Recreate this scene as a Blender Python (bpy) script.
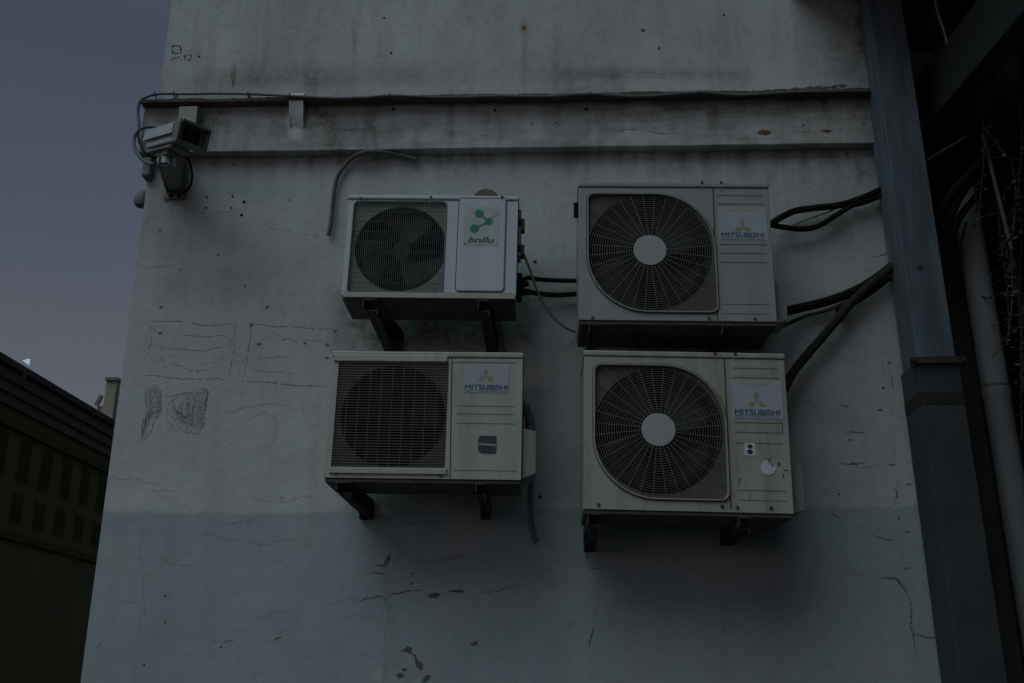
import bpy, bmesh, math, random
import numpy as np
from mathutils import Vector, Matrix
R = math.radians
random.seed(7); RNG = np.random.default_rng(11)
S = bpy.context.scene
for o in list(bpy.data.objects): bpy.data.objects.remove(o)
COL = S.collection

# ------------------------------------------------------------------ camera
W_, H_ = 1024, 683
F = 1000.0; TH = R(19.0); YAW = R(1.5); CAM = Vector((0.0, -4.2, 1.6))
cd = bpy.data.cameras.new('camera'); cam = bpy.data.objects.new('camera', cd); COL.objects.link(cam)
cam.location = CAM; cam.rotation_euler = (R(90) + TH, 0, YAW)
cd.sensor_width = 36; cd.lens = F / W_ * 36; cd.clip_start = 0.05; cd.clip_end = 2000
S.camera = cam
S.render.resolution_x = W_; S.render.resolution_y = H_
CT, ST = math.cos(TH), math.sin(TH); CY, SY = math.cos(YAW), math.sin(YAW)

# ------------------------------------------------------------------ sky, sun, exposure
SUN_EL, SUN_AZ = 52.0, -38.0          # direction the soft light comes from (azimuth from -Y towards -X)
w = bpy.data.worlds.new('World'); S.world = w; w.use_nodes = True
nt = w.node_tree; nt.nodes.clear()
out = nt.nodes.new('ShaderNodeOutputWorld'); bg = nt.nodes.new('ShaderNodeBackground')
sky = nt.nodes.new('ShaderNodeTexSky'); sky.sky_type = 'NISHITA'; sky.sun_disc = False
sky.sun_elevation = R(4); sky.sun_rotation = R(180 + 38); sky.altitude = 50; sky.dust_density = 2.0
tc = nt.nodes.new('ShaderNodeTexCoord'); sep = nt.nodes.new('ShaderNodeSeparateXYZ')
nt.links.new(tc.outputs['Generated'], sep.inputs[0])
rmp = nt.nodes.new('ShaderNodeValToRGB')      # evening cloud layer, paler towards the horizon
cr = rmp.color_ramp
cr.elements[0].position = 0.0; cr.elements[0].color = (0.130, 0.125, 0.150, 1)
cr.elements[1].position = 1.0; cr.elements[1].color = (0.105, 0.135, 0.140, 1)
for p, c in ((0.28, (0.093, 0.101, 0.126, 1)), (0.40, (0.070, 0.082, 0.112, 1)), (0.55, (0.050, 0.061, 0.090, 1)), (0.70, (0.070, 0.088, 0.105, 1))):
    e = cr.elements.new(p); e.color = c
nt.links.new(sep.outputs['Z'], rmp.inputs[0])
# the western half of the cloud layer (behind the photographer) still holds more light
mr = nt.nodes.new('ShaderNodeMapRange'); mr.inputs['From Min'].default_value = 0.1; mr.inputs['From Max'].default_value = -0.8
mr.inputs['To Min'].default_value = 1.0; mr.inputs['To Max'].default_value = 1.85
nt.links.new(sep.outputs['Y'], mr.inputs['Value'])
nz = nt.nodes.new('ShaderNodeTexNoise'); nz.inputs['Scale'].default_value = 2.2; nz.inputs['Detail'].default_value = 3
nt.links.new(tc.outputs['Generated'], nz.inputs['Vector'])
mr2 = nt.nodes.new('ShaderNodeMapRange'); mr2.inputs['To Min'].default_value = 0.9; mr2.inputs['To Max'].default_value = 1.1
nt.links.new(nz.outputs['Fac'], mr2.inputs['Value'])
mm = nt.nodes.new('ShaderNodeMath'); mm.operation = 'MULTIPLY'
nt.links.new(mr.outputs[0], mm.inputs[0]); nt.links.new(mr2.outputs[0], mm.inputs[1])
cl = nt.nodes.new('ShaderNodeMix'); cl.data_type = 'RGBA'; cl.blend_type = 'MULTIPLY'; cl.inputs[0].default_value = 1
nt.links.new(rmp.outputs[0], cl.inputs[6]); nt.links.new(mm.outputs[0], cl.inputs[7])
sc = nt.nodes.new('ShaderNodeMix'); sc.data_type = 'RGBA'; sc.blend_type = 'MIX'; sc.inputs[0].default_value = 0.993
nt.links.new(sky.outputs[0], sc.inputs[6]); nt.links.new(cl.outputs[2], sc.inputs[7])
nt.links.new(sc.outputs[2], bg.inputs[0]); bg.inputs[1].default_value = 1.0
nt.links.new(bg.outputs[0], out.inputs[0])
sl = bpy.data.lights.new('sun', 'SUN'); sl.energy = 0.84; sl.angle = R(46); sl.color = (0.82, 0.98, 1.0)
so = bpy.data.objects.new('sun', sl); COL.objects.link(so)
d = Vector((math.sin(R(SUN_AZ)) * math.cos(R(SUN_EL)), -math.cos(R(SUN_AZ)) * math.cos(R(SUN_EL)), math.sin(R(SUN_EL))))
so.rotation_euler = d.to_track_quat('Z', 'Y').to_euler()
S.view_settings.view_transform = 'Standard'; S.view_settings.look = 'None'
S.view_settings.gamma = 1; S.view_settings.use_curve_mapping = False
S.view_settings.exposure = 0.0

# ------------------------------------------------------------------ placing
def ray(px, py):
    v = (H_ / 2 - py) / F
    x, y = (px - W_ / 2) / F, CT - v * ST
    return Vector((x * CY - y * SY, x * SY + y * CY, ST + v * CT))
def at(px, py, Y=0.0):
    r = ray(px, py); t = (Y - CAM.y) / r.y
    return CAM + r * t
def at_plane(px, py, p, n):
    r = ray(px, py); return CAM + r * ((p - CAM).dot(n) / r.dot(n))
def proj(P):                      # numpy Nx3 -> pixels
    q = P - np.array(CAM); q = np.stack([q[:, 0] * CY + q[:, 1] * SY, -q[:, 0] * SY + q[:, 1] * CY, q[:, 2]], 1); d = q[:, 1] * CT + q[:, 2] * ST; u = q[:, 2] * CT - q[:, 1] * ST
    return W_ / 2 + F * q[:, 0] / d, H_ / 2 - F * u / d

# ------------------------------------------------------------------ tags
def tag(o, label=None, cat=None, group=None, kind=None):
    if label: o['label'] = label
    if cat: o['category'] = cat
    if group: o['group'] = group
    if kind: o['kind'] = kind
    return o
def thing(name, loc, label, cat, rot=(0, 0, 0), group=None):
    o = bpy.data.objects.new(name, None); o.empty_display_size = 0.1; COL.objects.link(o)
    o.location = loc; o.rotation_euler = rot
    return tag(o, label, cat, group)

# ------------------------------------------------------------------ mesh builder
class MB:
    def __init__(s): s.v = []; s.f = []; s.m = []
    def add(s, vs, fs, m=0):
        b = len(s.v); s.v += [tuple(v) for v in vs]
        for f in fs: s.f.append([i + b for i in f]); s.m.append(m)
    def box(s, x0, x1, y0, y1, z0, z1, m=0):
        vs = [(x, y, z) for x in (x0, x1) for y in (y0, y1) for z in (z0, z1)]
        s.add(vs, [(0, 1, 3, 2), (4, 6, 7, 5), (0, 4, 5, 1), (2, 3, 7, 6), (0, 2, 6, 4), (1, 5, 7, 3)], m)
        return s
    def obox(s, c, X, Y, Z, m=0):        # oriented box, half-extent vectors
        c = Vector(c); vs = [c + a * X + b * Y + e * Z for a in (-1, 1) for b in (-1, 1) for e in (-1, 1)]
        s.add(vs, [(0, 1, 3, 2), (4, 6, 7, 5), (0, 4, 5, 1), (2, 3, 7, 6), (0, 2, 6, 4), (1, 5, 7, 3)], m)
        return s
    def bar(s, p, q, w, h, up=(0, 0, 1), m=0):
        p = Vector(p); q = Vector(q); d = (q - p); L = d.length; d.normalize()
        u = Vector(up); sd = d.cross(u)
        if sd.length < 1e-4: sd = d.cross(Vector((0, 1, 0)))
        sd.normalize(); uu = sd.cross(d)
        return s.obox((p + q) / 2, d * L / 2, sd * w / 2, uu * h / 2, m)
    def tube(s, pts, r, n=8, m=0, closed=False, cap=True):
        pts = [Vector(p) for p in pts]; N = len(pts)
        rs = r if isinstance(r, (list, tuple)) else [r] * N
        base = len(s.v); prev = None
        for i, p in enumerate(pts):
            a = pts[i - 1] if (i > 0 or closed) else p
            b = pts[(i + 1) % N] if (i < N - 1 or closed) else p
            t = (b - a).normalized()
            if prev is None:
                u = t.orthogonal().normalized()
            else:
                u = prev - t * prev.dot(t); u = u.normalized() if u.length > 1e-6 else t.orthogonal().normalized()
            prev = u; vv = t.cross(u)
            for k in range(n):
                an = 2 * math.pi * k / n
                s.v.append(tuple(p + (u * math.cos(an) + vv * math.sin(an)) * rs[i]))
        for i in range(N if closed else N - 1):
            j = (i + 1) % N
            for k in range(n):
                k2 = (k + 1) % n
                s.f.append([base + i * n + k, base + i * n + k2, base + j * n + k2, base + j * n + k]); s.m.append(m)
        if cap and not closed:
            s.f.append([base + k for k in range(n)][::-1]); s.m.append(m)
            s.f.append([base + (N - 1) * n + k for k in range(n)]); s.m.append(m)
        return s
    def cyl(s, c, ax, r, h, n=24, m=0, r2=None):
        c = Vector(c); ax = Vector(ax).normalized()
        return s.tube([c, c + ax * h], [r, r if r2 is None else r2], n, m)
    def lathe(s, c, ax, prof, n=32, m=0):       # prof: (radius, height) list
        c = Vector(c); ax = Vector(ax).normalized(); u = ax.orthogonal().normalized(); v = ax.cross(u); base = len(s.v)
        for r, h in prof:
            for k in range(n):
                a = 2 * math.pi * k / n
                s.v.append(tuple(c + ax * h + (u * math.cos(a) + v * math.sin(a)) * max(r, 1e-4)))
        for i in range(len(prof) - 1):
            for k in range(n):
                k2 = (k + 1) % n
                s.f.append([base + i * n + k, base + i * n + k2, base + (i + 1) * n + k2, base + (i + 1) * n + k]); s.m.append(m)
        s.f.append([base + k for k in range(n)][::-1]); s.m.append(m)
        s.f.append([base + (len(prof) - 1) * n + k for k in range(n)]); s.m.append(m)
        return s
    def build(s, name, mats, parent=None, smooth=False, bevel=0, seg=2, merge=False, angle=35):
        me = bpy.data.meshes.new(name); me.from_pydata(s.v, [], s.f)
        if not isinstance(mats, (list, tuple)): mats = [mats]
        for m in mats: me.materials.append(m)
        me.polygons.foreach_set('material_index', s.m)
        bm = bmesh.new(); bm.from_mesh(me)
        if merge: bmesh.ops.remove_doubles(bm, verts=bm.verts, dist=1e-5)
        bmesh.ops.recalc_face_normals(bm, faces=bm.faces)
        bm.to_mesh(me); bm.free()
        if smooth: 
            me.polygons.foreach_set('use_smooth', [True] * len(me.polygons))
            try: me.set_sharp_from_angle(angle=R(angle))
            except Exception: pass
        me.update()
        o = bpy.data.objects.new(name, me); COL.objects.link(o)
        if parent:
            o.parent = parent
            if parent.name == 'corner_building': o.matrix_parent_inverse = Matrix.Translation(-parent.location)
        if bevel:
            b = o.modifiers.new('bevel', 'BEVEL'); b.width = bevel; b.segments = seg; b.limit_method = 'ANGLE'; b.angle_limit = R(40)
        return o
def smooth_path(pts, n=8):
    pts = [Vector(p) for p in pts]; P = [pts[0] * 2 - pts[1]] + pts + [pts[-1] * 2 - pts[-2]]; outp = []
    for i in range(1, len(P) - 2):
        a, b, c, d = P[i - 1], P[i], P[i + 1], P[i + 2]
        for k in range(n):
            t = k / n
            outp.append(0.5 * ((2 * b) + (c - a) * t + (2 * a - 5 * b + 4 * c - d) * t * t + (3 * b - a - 3 * c + d) * t ** 3))
    outp.append(pts[-1]); return outp

# ------------------------------------------------------------------ materials
def mat(name, col, rough=0.6, metal=0.0, var=0.15, scale=6.0, bump=0.0, bscale=60, dirt=None, damt=0.0, streak=False, spec=0.5):
    m = bpy.data.materials.new(name); m.use_nodes = True; t = m.node_tree; p = t.nodes['Principled BSDF']
    tc = t.nodes.new('ShaderNodeTexCoord'); mp = t.nodes.new('ShaderNodeMapping'); t.links.new(tc.outputs['Object'], mp.inputs[0])
    if streak: mp.inputs['Scale'].default_value = (1, 1, 0.12)
    n = t.nodes.new('ShaderNodeTexNoise'); n.inputs['Scale'].default_value = scale; n.inputs['Detail'].default_value = 6; n.inputs['Roughness'].default_value = 0.6
    t.links.new(mp.outputs[0], n.inputs['Vector'])
    r = t.nodes.new('ShaderNodeValToRGB'); r.color_ramp.elements[0].position = 0.3; r.color_ramp.elements[1].position = 0.7
    c = Vector(col)
    r.color_ramp.elements[0].color = (*(c * (1 - var)), 1); r.color_ramp.elements[1].color = (*[min(1, x) for x in c * (1 + var)], 1)
    t.links.new(n.outputs['Fac'], r.inputs[0]); last = r.outputs[0]
    if dirt is not None:
        n2 = t.nodes.new('ShaderNodeTexNoise'); n2.inputs['Scale'].default_value = scale * 2.7; n2.inputs['Detail'].default_value = 8; n2.inputs['Roughness'].default_value = 0.7
        t.links.new(mp.outputs[0], n2.inputs['Vector'])
        r2 = t.nodes.new('ShaderNodeMapRange'); r2.inputs['From Min'].default_value = 0.48; r2.inputs['From Max'].default_value = 0.72; r2.inputs['To Max'].default_value = damt
        t.links.new(n2.outputs['Fac'], r2.inputs['Value'])
        mx = t.nodes.new('ShaderNodeMix'); mx.data_type = 'RGBA'; t.links.new(r2.outputs[0], mx.inputs[0])
        t.links.new(last, mx.inputs[6]); mx.inputs[7].default_value = (*dirt, 1); last = mx.outputs[2]
    t.links.new(last, p.inputs['Base Color'])
    p.inputs['Roughness'].default_value = rough; p.inputs['Metallic'].default_value = metal; p.inputs['Specular IOR Level'].default_value = spec
    if bump:
        n3 = t.nodes.new('ShaderNodeTexNoise'); n3.inputs['Scale'].default_value = bscale; n3.inputs['Detail'].default_value = 5
        t.links.new(tc.outputs['Object'], n3.inputs['Vector'])
        b = t.nodes.new('ShaderNodeBump'); b.inputs['Strength'].default_value = 1; b.inputs['Distance'].default_value = bump
        t.links.new(n3.outputs['Fac'], b.inputs['Height']); t.links.new(b.outputs[0], p.inputs['Normal'])
    return m

def wall_mat(name, base, paint):
    m = bpy.data.materials.new(name); m.use_nodes = True; t = m.node_tree; p = t.nodes['Principled BSDF']; L = t.links
    tc = t.nodes.new('ShaderNodeTexCoord'); at_ = t.nodes.new('ShaderNodeAttribute'); at_.attribute_name = 'wear_shade'
    sp = t.nodes.new('ShaderNodeSeparateColor'); L.new(at_.outputs['Color'], sp.inputs[0])
    def noise(s, det=6, ro=0.6, scl=None):
        n = t.nodes.new('ShaderNodeTexNoise'); n.inputs['Scale'].default_value = s; n.inputs['Detail'].default_value = det; n.inputs['Roughness'].default_value = ro
        if scl:
            mp = t.nodes.new('ShaderNodeMapping'); mp.inputs['Scale'].default_value = scl; L.new(tc.outputs['Object'], mp.inputs[0]); L.new(mp.outputs[0], n.inputs['Vector'])
        else: L.new(tc.outputs['Object'], n.inputs['Vector'])
        return n.outputs['Fac']
    def mixc(f, a, b):
        x = t.nodes.new('ShaderNodeMix'); x.data_type = 'RGBA'
        for i, vv in ((0, f), (6, a), (7, b)):
            if isinstance(vv, tuple): x.inputs[i].default_value = (*vv, 1)
            elif isinstance(vv, float): x.inputs[i].default_value = vv
            else: L.new(vv, x.inputs[i])
        return x.outputs[2]
    def rng(f, a, b, c, d_):
        x = t.nodes.new('ShaderNodeMapRange'); L.new(f, x.inputs['Value'])
        for i, vv in zip(('From Min', 'From Max', 'To Min', 'To Max'), (a, b, c, d_)): x.inputs[i].default_value = vv
        return x.outputs[0]
    def mth(op, a, b):
        x = t.nodes.new('ShaderNodeMath'); x.operation = op
        for i, vv in ((0, a), (1, b)):
            if isinstance(vv, float): x.inputs[i].default_value = vv
            else: L.new(vv, x.inputs[i])
        x.use_clamp = True
        return x.outputs[0]
    b = Vector(base)
    c0 = mixc(rng(noise(1.6), 0.32, 0.68, 0, 1), tuple(b * 0.9), tuple(b * 1.08))
    p0 = mixc(rng(noise(2.3), 0.3, 0.7, 0, 1), tuple(Vector(paint) * 0.93), tuple(Vector(paint) * 1.06))
    c1 = mixc(at_.outputs['Alpha'], c0, p0)
    c1 = mixc(mth('MULTIPLY', rng(noise(26, 8, 0.7), 0.5, 0.75, 0, 0.42), 1.0), c1, (0.2, 0.2, 0.19))     # fine grain
    c1 = mixc(rng(noise(3.0, 5, 0.6, (3, 1, 0.25)), 0.5, 0.8, 0, 0.28), c1, (0.21, 0.205, 0.19))              # drip streaks
    c2 = mixc(sp.outputs[1], c1, (0.56, 0.57, 0.57))
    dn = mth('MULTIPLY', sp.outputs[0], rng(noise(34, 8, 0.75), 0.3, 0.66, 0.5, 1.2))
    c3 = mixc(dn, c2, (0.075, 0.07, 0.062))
    rn = mth('MULTIPLY', sp.outputs[2], rng(noise(60, 6, 0.7), 0.3, 0.6, 0.4, 1.2))
    c4 = mixc(rn, c3, (0.19, 0.085, 0.03))
    L.new(c4, p.inputs['Base Color']); p.inputs['Roughness'].default_value = 0.85; p.inputs['Specular IOR Level'].default_value = 0.25
    bp = t.nodes.new('ShaderNodeBump'); bp.inputs['Distance'].default_value = 0.0045; bp.inputs['Strength'].default_value = 0.9
    h = mth('ADD', mth('MULTIPLY', noise(14, 6, 0.55), 0.6), mth('MULTIPLY', noise(90, 4, 0.6), 0.30))
    L.new(h, bp.inputs['Height']); L.new(bp.outputs[0], p.inputs['Normal'])
    return m

M = {}
M['wall'] = wall_mat('plaster', (0.445, 0.465, 0.468), (0.285, 0.345, 0.372))
M['crack'] = mat('crack', (0.07, 0.07, 0.068), 0.95, var=0.3, scale=40)
M['hair'] = mat('hairline_crack', (0.20, 0.205, 0.205), 0.95, var=0.25, scale=30)
M['graph'] = mat('graphite', (0.115, 0.12, 0.125), 0.9, var=0.3, scale=60)
M['hole'] = mat('hole', (0.012, 0.012, 0.012), 1.0)
M['rust'] = mat('rust', (0.115, 0.062, 0.03), 0.9, var=0.5, scale=40)
M['brick_bare'] = mat('bare_render', (0.10, 0.10, 0.095), 0.95, var=0.3, scale=50)
M['cream'] = mat('cream_enamel', (0.36, 0.365, 0.335), 0.42, var=0.06, scale=3, dirt=(0.18, 0.165, 0.125), damt=0.6, streak=True, bump=0.0006, bscale=9)
M['cream2'] = mat('aged_cream_enamel', (0.315, 0.32, 0.285), 0.45, var=0.07, scale=3, dirt=(0.13, 0.115, 0.085), damt=0.7, streak=True, bump=0.0004, bscale=9)
M['cream3'] = mat('pale_grey_enamel', (0.265, 0.275, 0.275), 0.42, var=0.06, scale=3, dirt=(0.19, 0.18, 0.15), damt=0.4, streak=True)
M['white'] = mat('white_enamel', (0.45, 0.50, 0.56), 0.38, var=0.05, scale=3, dirt=(0.26, 0.27, 0.27), damt=0.3, streak=True)
M['hubc'] = mat('hub_enamel', (0.33, 0.34, 0.34), 0.4, var=0.04, scale=5)
M['panel_dirty'] = mat('dusty_panel', (0.125, 0.12, 0.10), 0.8, var=0.3, scale=9, dirt=(0.06, 0.055, 0.045), damt=0.7)
M['panel_dusty'] = mat('light_dusty_panel', (0.24, 0.24, 0.21), 0.8, var=0.2, scale=9, dirt=(0.13, 0.12, 0.09), damt=0.6)
M['panel_mid'] = mat('dull_dusty_panel', (0.16, 0.155, 0.13), 0.85, var=0.25, scale=9, dirt=(0.09, 0.08, 0.06), damt=0.6)
M['wire'] = mat('grille_wire', (0.13, 0.13, 0.12), 0.5, var=0.25, scale=25)
M['wire_light'] = mat('grille_wire_light', (0.13, 0.13, 0.118), 0.5, var=0.25, scale=25)
M['wire_steel'] = mat('grille_wire_thin', (0.12, 0.13, 0.13), 0.45, var=0.25, scale=25)
M['black'] = mat('fan_housing_black', (0.007, 0.007, 0.007), 0.95)
M['blade'] = mat('fan_blade', (0.040, 0.045, 0.038), 0.85, var=0.2, scale=12, spec=.15)
M['blade_dark'] = mat('fan_blade_dark', (0.006, 0.006, 0.006), 0.7, var=0.2, scale=12)
M['cover'] = mat('cover_enamel', (0.22, 0.225, 0.205), 0.5, var=.1, scale=8, dirt=(.12, .11, .09), damt=.5, streak=True)
M['groove'] = mat('dirty_groove', (0.05, 0.05, 0.046), 0.9)
M['groove_soft'] = mat('faint_groove', (0.155, 0.155, 0.145), 0.9, var=.3, scale=30)
M['rust_thin'] = mat('thin_rust', (0.22, 0.19, 0.14), .8, var=.3, scale=60)
M['screw'] = mat('screw', (0.06, 0.055, 0.05), 0.5, metal=0.6)
M['under'] = mat('grimy_base', (0.055, 0.054, 0.05), 0.75, var=0.4, scale=10, dirt=(0.13, 0.12, 0.10), damt=0.5)
M['bracket'] = mat('rusty_steel', (0.028, 0.022, 0.017), 0.8, var=0.5, scale=22, dirt=(0.10, 0.065, 0.025), damt=0.5)
M['bracket_black'] = mat('black_steel', (0.014, 0.014, 0.014), 0.6, var=0.4, scale=20)
M['sticker'] = mat('sticker_paper', (0.325, 0.35, 0.40), 0.6, var=0.05, scale=12)
M['sticker2'] = mat('faded_sticker', (0.39, 0.43, 0.44), 0.6, var=0.10, scale=14, dirt=(0.30, 0.26, 0.24), damt=0.3)
M['blue_ink'] = mat('blue_ink', (0.05, 0.075, 0.14), 0.6)
M['yellow_ink'] = mat('yellow_ink', (0.24, 0.245, 0.12), 0.6, var=0.2, scale=30)
M['yellow_faint'] = mat('faded_yellow_ink', (0.31, 0.33, 0.23), 0.6, var=0.08, scale=30)
M['teal_ink'] = mat('teal_ink', (0.0, 0.20, 0.135), 0.5)
M['black_ink'] = mat('black_ink', (0.035, 0.04, 0.045), 0.6)
M['plate'] = mat('dark_plate', (0.025, 0.028, 0.04), 0.5, var=0.6, scale=60)
M['white_pl'] = mat('white_plastic', (0.50, 0.54, 0.58), 0.5, var=0.08, scale=20)
M['cable_dark'] = mat('black_insulation', (0.010, 0.009, 0.008), 0.95, var=0.5, scale=30, spec=.15)
M['cable_grey'] = mat('grey_cable', (0.10, 0.115, 0.13), 0.6, var=0.2, scale=20)
M['cable_pale'] = mat('pale_cable', (0.26, 0.25, 0.19), 0.6, var=0.15, scale=20)
M['hose'] = mat('grey_hose', (0.085, 0.085, 0.08), 0.7, var=0.3, scale=20)
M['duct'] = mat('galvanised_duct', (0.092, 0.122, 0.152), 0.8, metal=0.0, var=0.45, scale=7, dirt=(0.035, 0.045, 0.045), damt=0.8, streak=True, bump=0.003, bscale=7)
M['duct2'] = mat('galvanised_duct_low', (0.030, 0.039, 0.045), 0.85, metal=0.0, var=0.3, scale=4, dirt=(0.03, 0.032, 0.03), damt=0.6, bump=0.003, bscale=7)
M['clamp'] = mat('rusty_clamp', (0.030, 0.021, 0.012), 0.85, var=0.6, scale=40)
M['solder'] = mat('tar_patch', (0.011, 0.011, 0.010), 0.8, var=0.4, scale=30)
M['pipe_pale'] = mat('pale_pipe', (0.165, 0.18, 0.19), 0.8, var=0.15, scale=8, dirt=(0.10, 0.09, 0.075), damt=0.4, streak=True, bump=0.002, bscale=25)
M['rod'] = mat('dull_rod', (0.07, 0.07, 0.065), 0.8, var=0.3, scale=20)
M['beam'] = mat('grey_beam', (0.034, 0.043, 0.044), 0.7, var=0.2, scale=5)
M['dark_wall'] = mat('shade_dark_wall', (0.013, 0.011, 0.009), 1.0, spec=0.05, var=0.35, scale=8, bump=0.004, bscale=20)  # near-black tone carries the shade of the recess
M['soffit'] = mat('dark_soffit', (0.02, 0.019, 0.017), 0.9, var=0.3, scale=5)
M['stem'] = mat('dry_stem', (0.035, 0.03, 0.022), 0.9, var=0.4, scale=30)
M['leaf'] = mat('dry_leaf', (0.06, 0.055, 0.045), 0.8, var=0.5, scale=30)
M['cam_white'] = mat('camera_shell', (0.42, 0.46, 0.49), 0.5, var=0.06, scale=10, dirt=(0.22, 0.22, 0.20), damt=0.35)
M['cam_dark'] = mat('camera_hood', (0.15, 0.165, 0.16), 0.6, var=0.2, scale=15)
M['cam_metal'] = mat('camera_bracket', (0.19, 0.19, 0.17), 0.7, var=0.3, scale=20, dirt=(0.06, 0.05, 0.04), damt=0.6)
M['glass_dark'] = mat('dark_glass', (0.01, 0.01, 0.01), 0.15)
M['office'] = mat('office_render', (0.046, 0.053, 0.018), 0.95, var=0.15, scale=0.6)
M['cornice'] = mat('office_cornice', (0.055, 0.050, 0.042), 0.9, var=0.2, scale=1.0)
M['roofdark'] = mat('roof_edge', (0.012, 0.012, 0.013), 0.8)
M['office_glass'] = mat('office_glass', (0.024, 0.028, 0.016), 0.9, spec=.1)
M['office_frame'] = mat('office_frame', (0.040, 0.046, 0.016), 0.9, spec=.1)
M['far_pale'] = mat('far_pale_render', (0.25, 0.235, 0.185), 0.9, var=0.08, scale=0.4)
M['far_grey'] = mat('far_grey_render', (0.15, 0.145, 0.125), 0.9, var=0.1, scale=0.4)
M['asphalt'] = mat('asphalt', (0.05, 0.05, 0.05), 0.9, var=0.2, scale=3, bump=0.003, bscale=200)
M['lamp_on'] = bpy.data.materials.new('lamp_glow'); M['lamp_on'].use_nodes = True
_p = M['lamp_on'].node_tree.nodes['Principled BSDF']; _p.inputs['Base Color'].default_value = (0.3, 0.4, 0.45, 1)
_p.inputs['Emission Color'].default_value = (0.62, 0.86, 1.0, 1); _p.inputs['Emission Strength'].default_value = 0.40

# ------------------------------------------------------------------ ground
g = MB(); g.add([(-300, -300, 0), (300, -300, 0), (300, 300, 0), (-300, 300, 0)], [(0, 1, 2, 3)])
tag(g.build('ground', M['asphalt']), 'dark asphalt ground', None, kind='structure')

# ================================================================== the wall
XR = at(936, 300, 0).x; XL = at(126, 341, 0).x
Z_BAND0 = at(500, 148, -0.055).z       # underside of the moulding
Z_UP0 = at(500, 98, -0.085).z          # underside of the upper plaster
Z_PAINT = at(500, 511, 0).z
ZTOP = at(500, -60, 0).z
def vnoise(x, z, s, seed):             # value noise, vectorised
    g = np.random.default_rng(seed).random((64, 64)); u = x * s; v = z * s
    iu = np.floor(u).astype(int); iv = np.floor(v).astype(int); fu = u - iu; fv = v - iv
    fu = fu * fu * (3 - 2 * fu); fv = fv * fv * (3 - 2 * fv)
    G = lambda a, b: g[a % 64, b % 64]
    return (G(iu, iv) * (1 - fu) + G(iu + 1, iv) * fu) * (1 - fv) + (G(iu, iv + 1) * (1 - fu) + G(iu + 1, iv + 1) * fu) * fv
def fbm(x, z, s, seed, o=4):
    r = 0; a = 0.5
    for k in range(o): r = r + a * vnoise(x, z, s * 2 ** k, seed + k); a *= 0.5
    return r / (1 - 0.5 ** o)
def gs(px, py, cx, cy, sx, sy): return np.exp(-((px - cx) / sx) ** 2 - ((py - cy) / sy) ** 2)
def sst(a, b, x): t = np.clip((x - a) / (b - a), 0, 1); return t * t * (3 - 2 * t)
def rect(px, py, x0, x1, y0, y1, s=3): return sst(x0 - s, x0 + s, px) * (1 - sst(x1 - s, x1 + s, px)) * sst(y0 - s, y0 + s, py) * (1 - sst(y1 - s, y1 + s, py))

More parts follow.
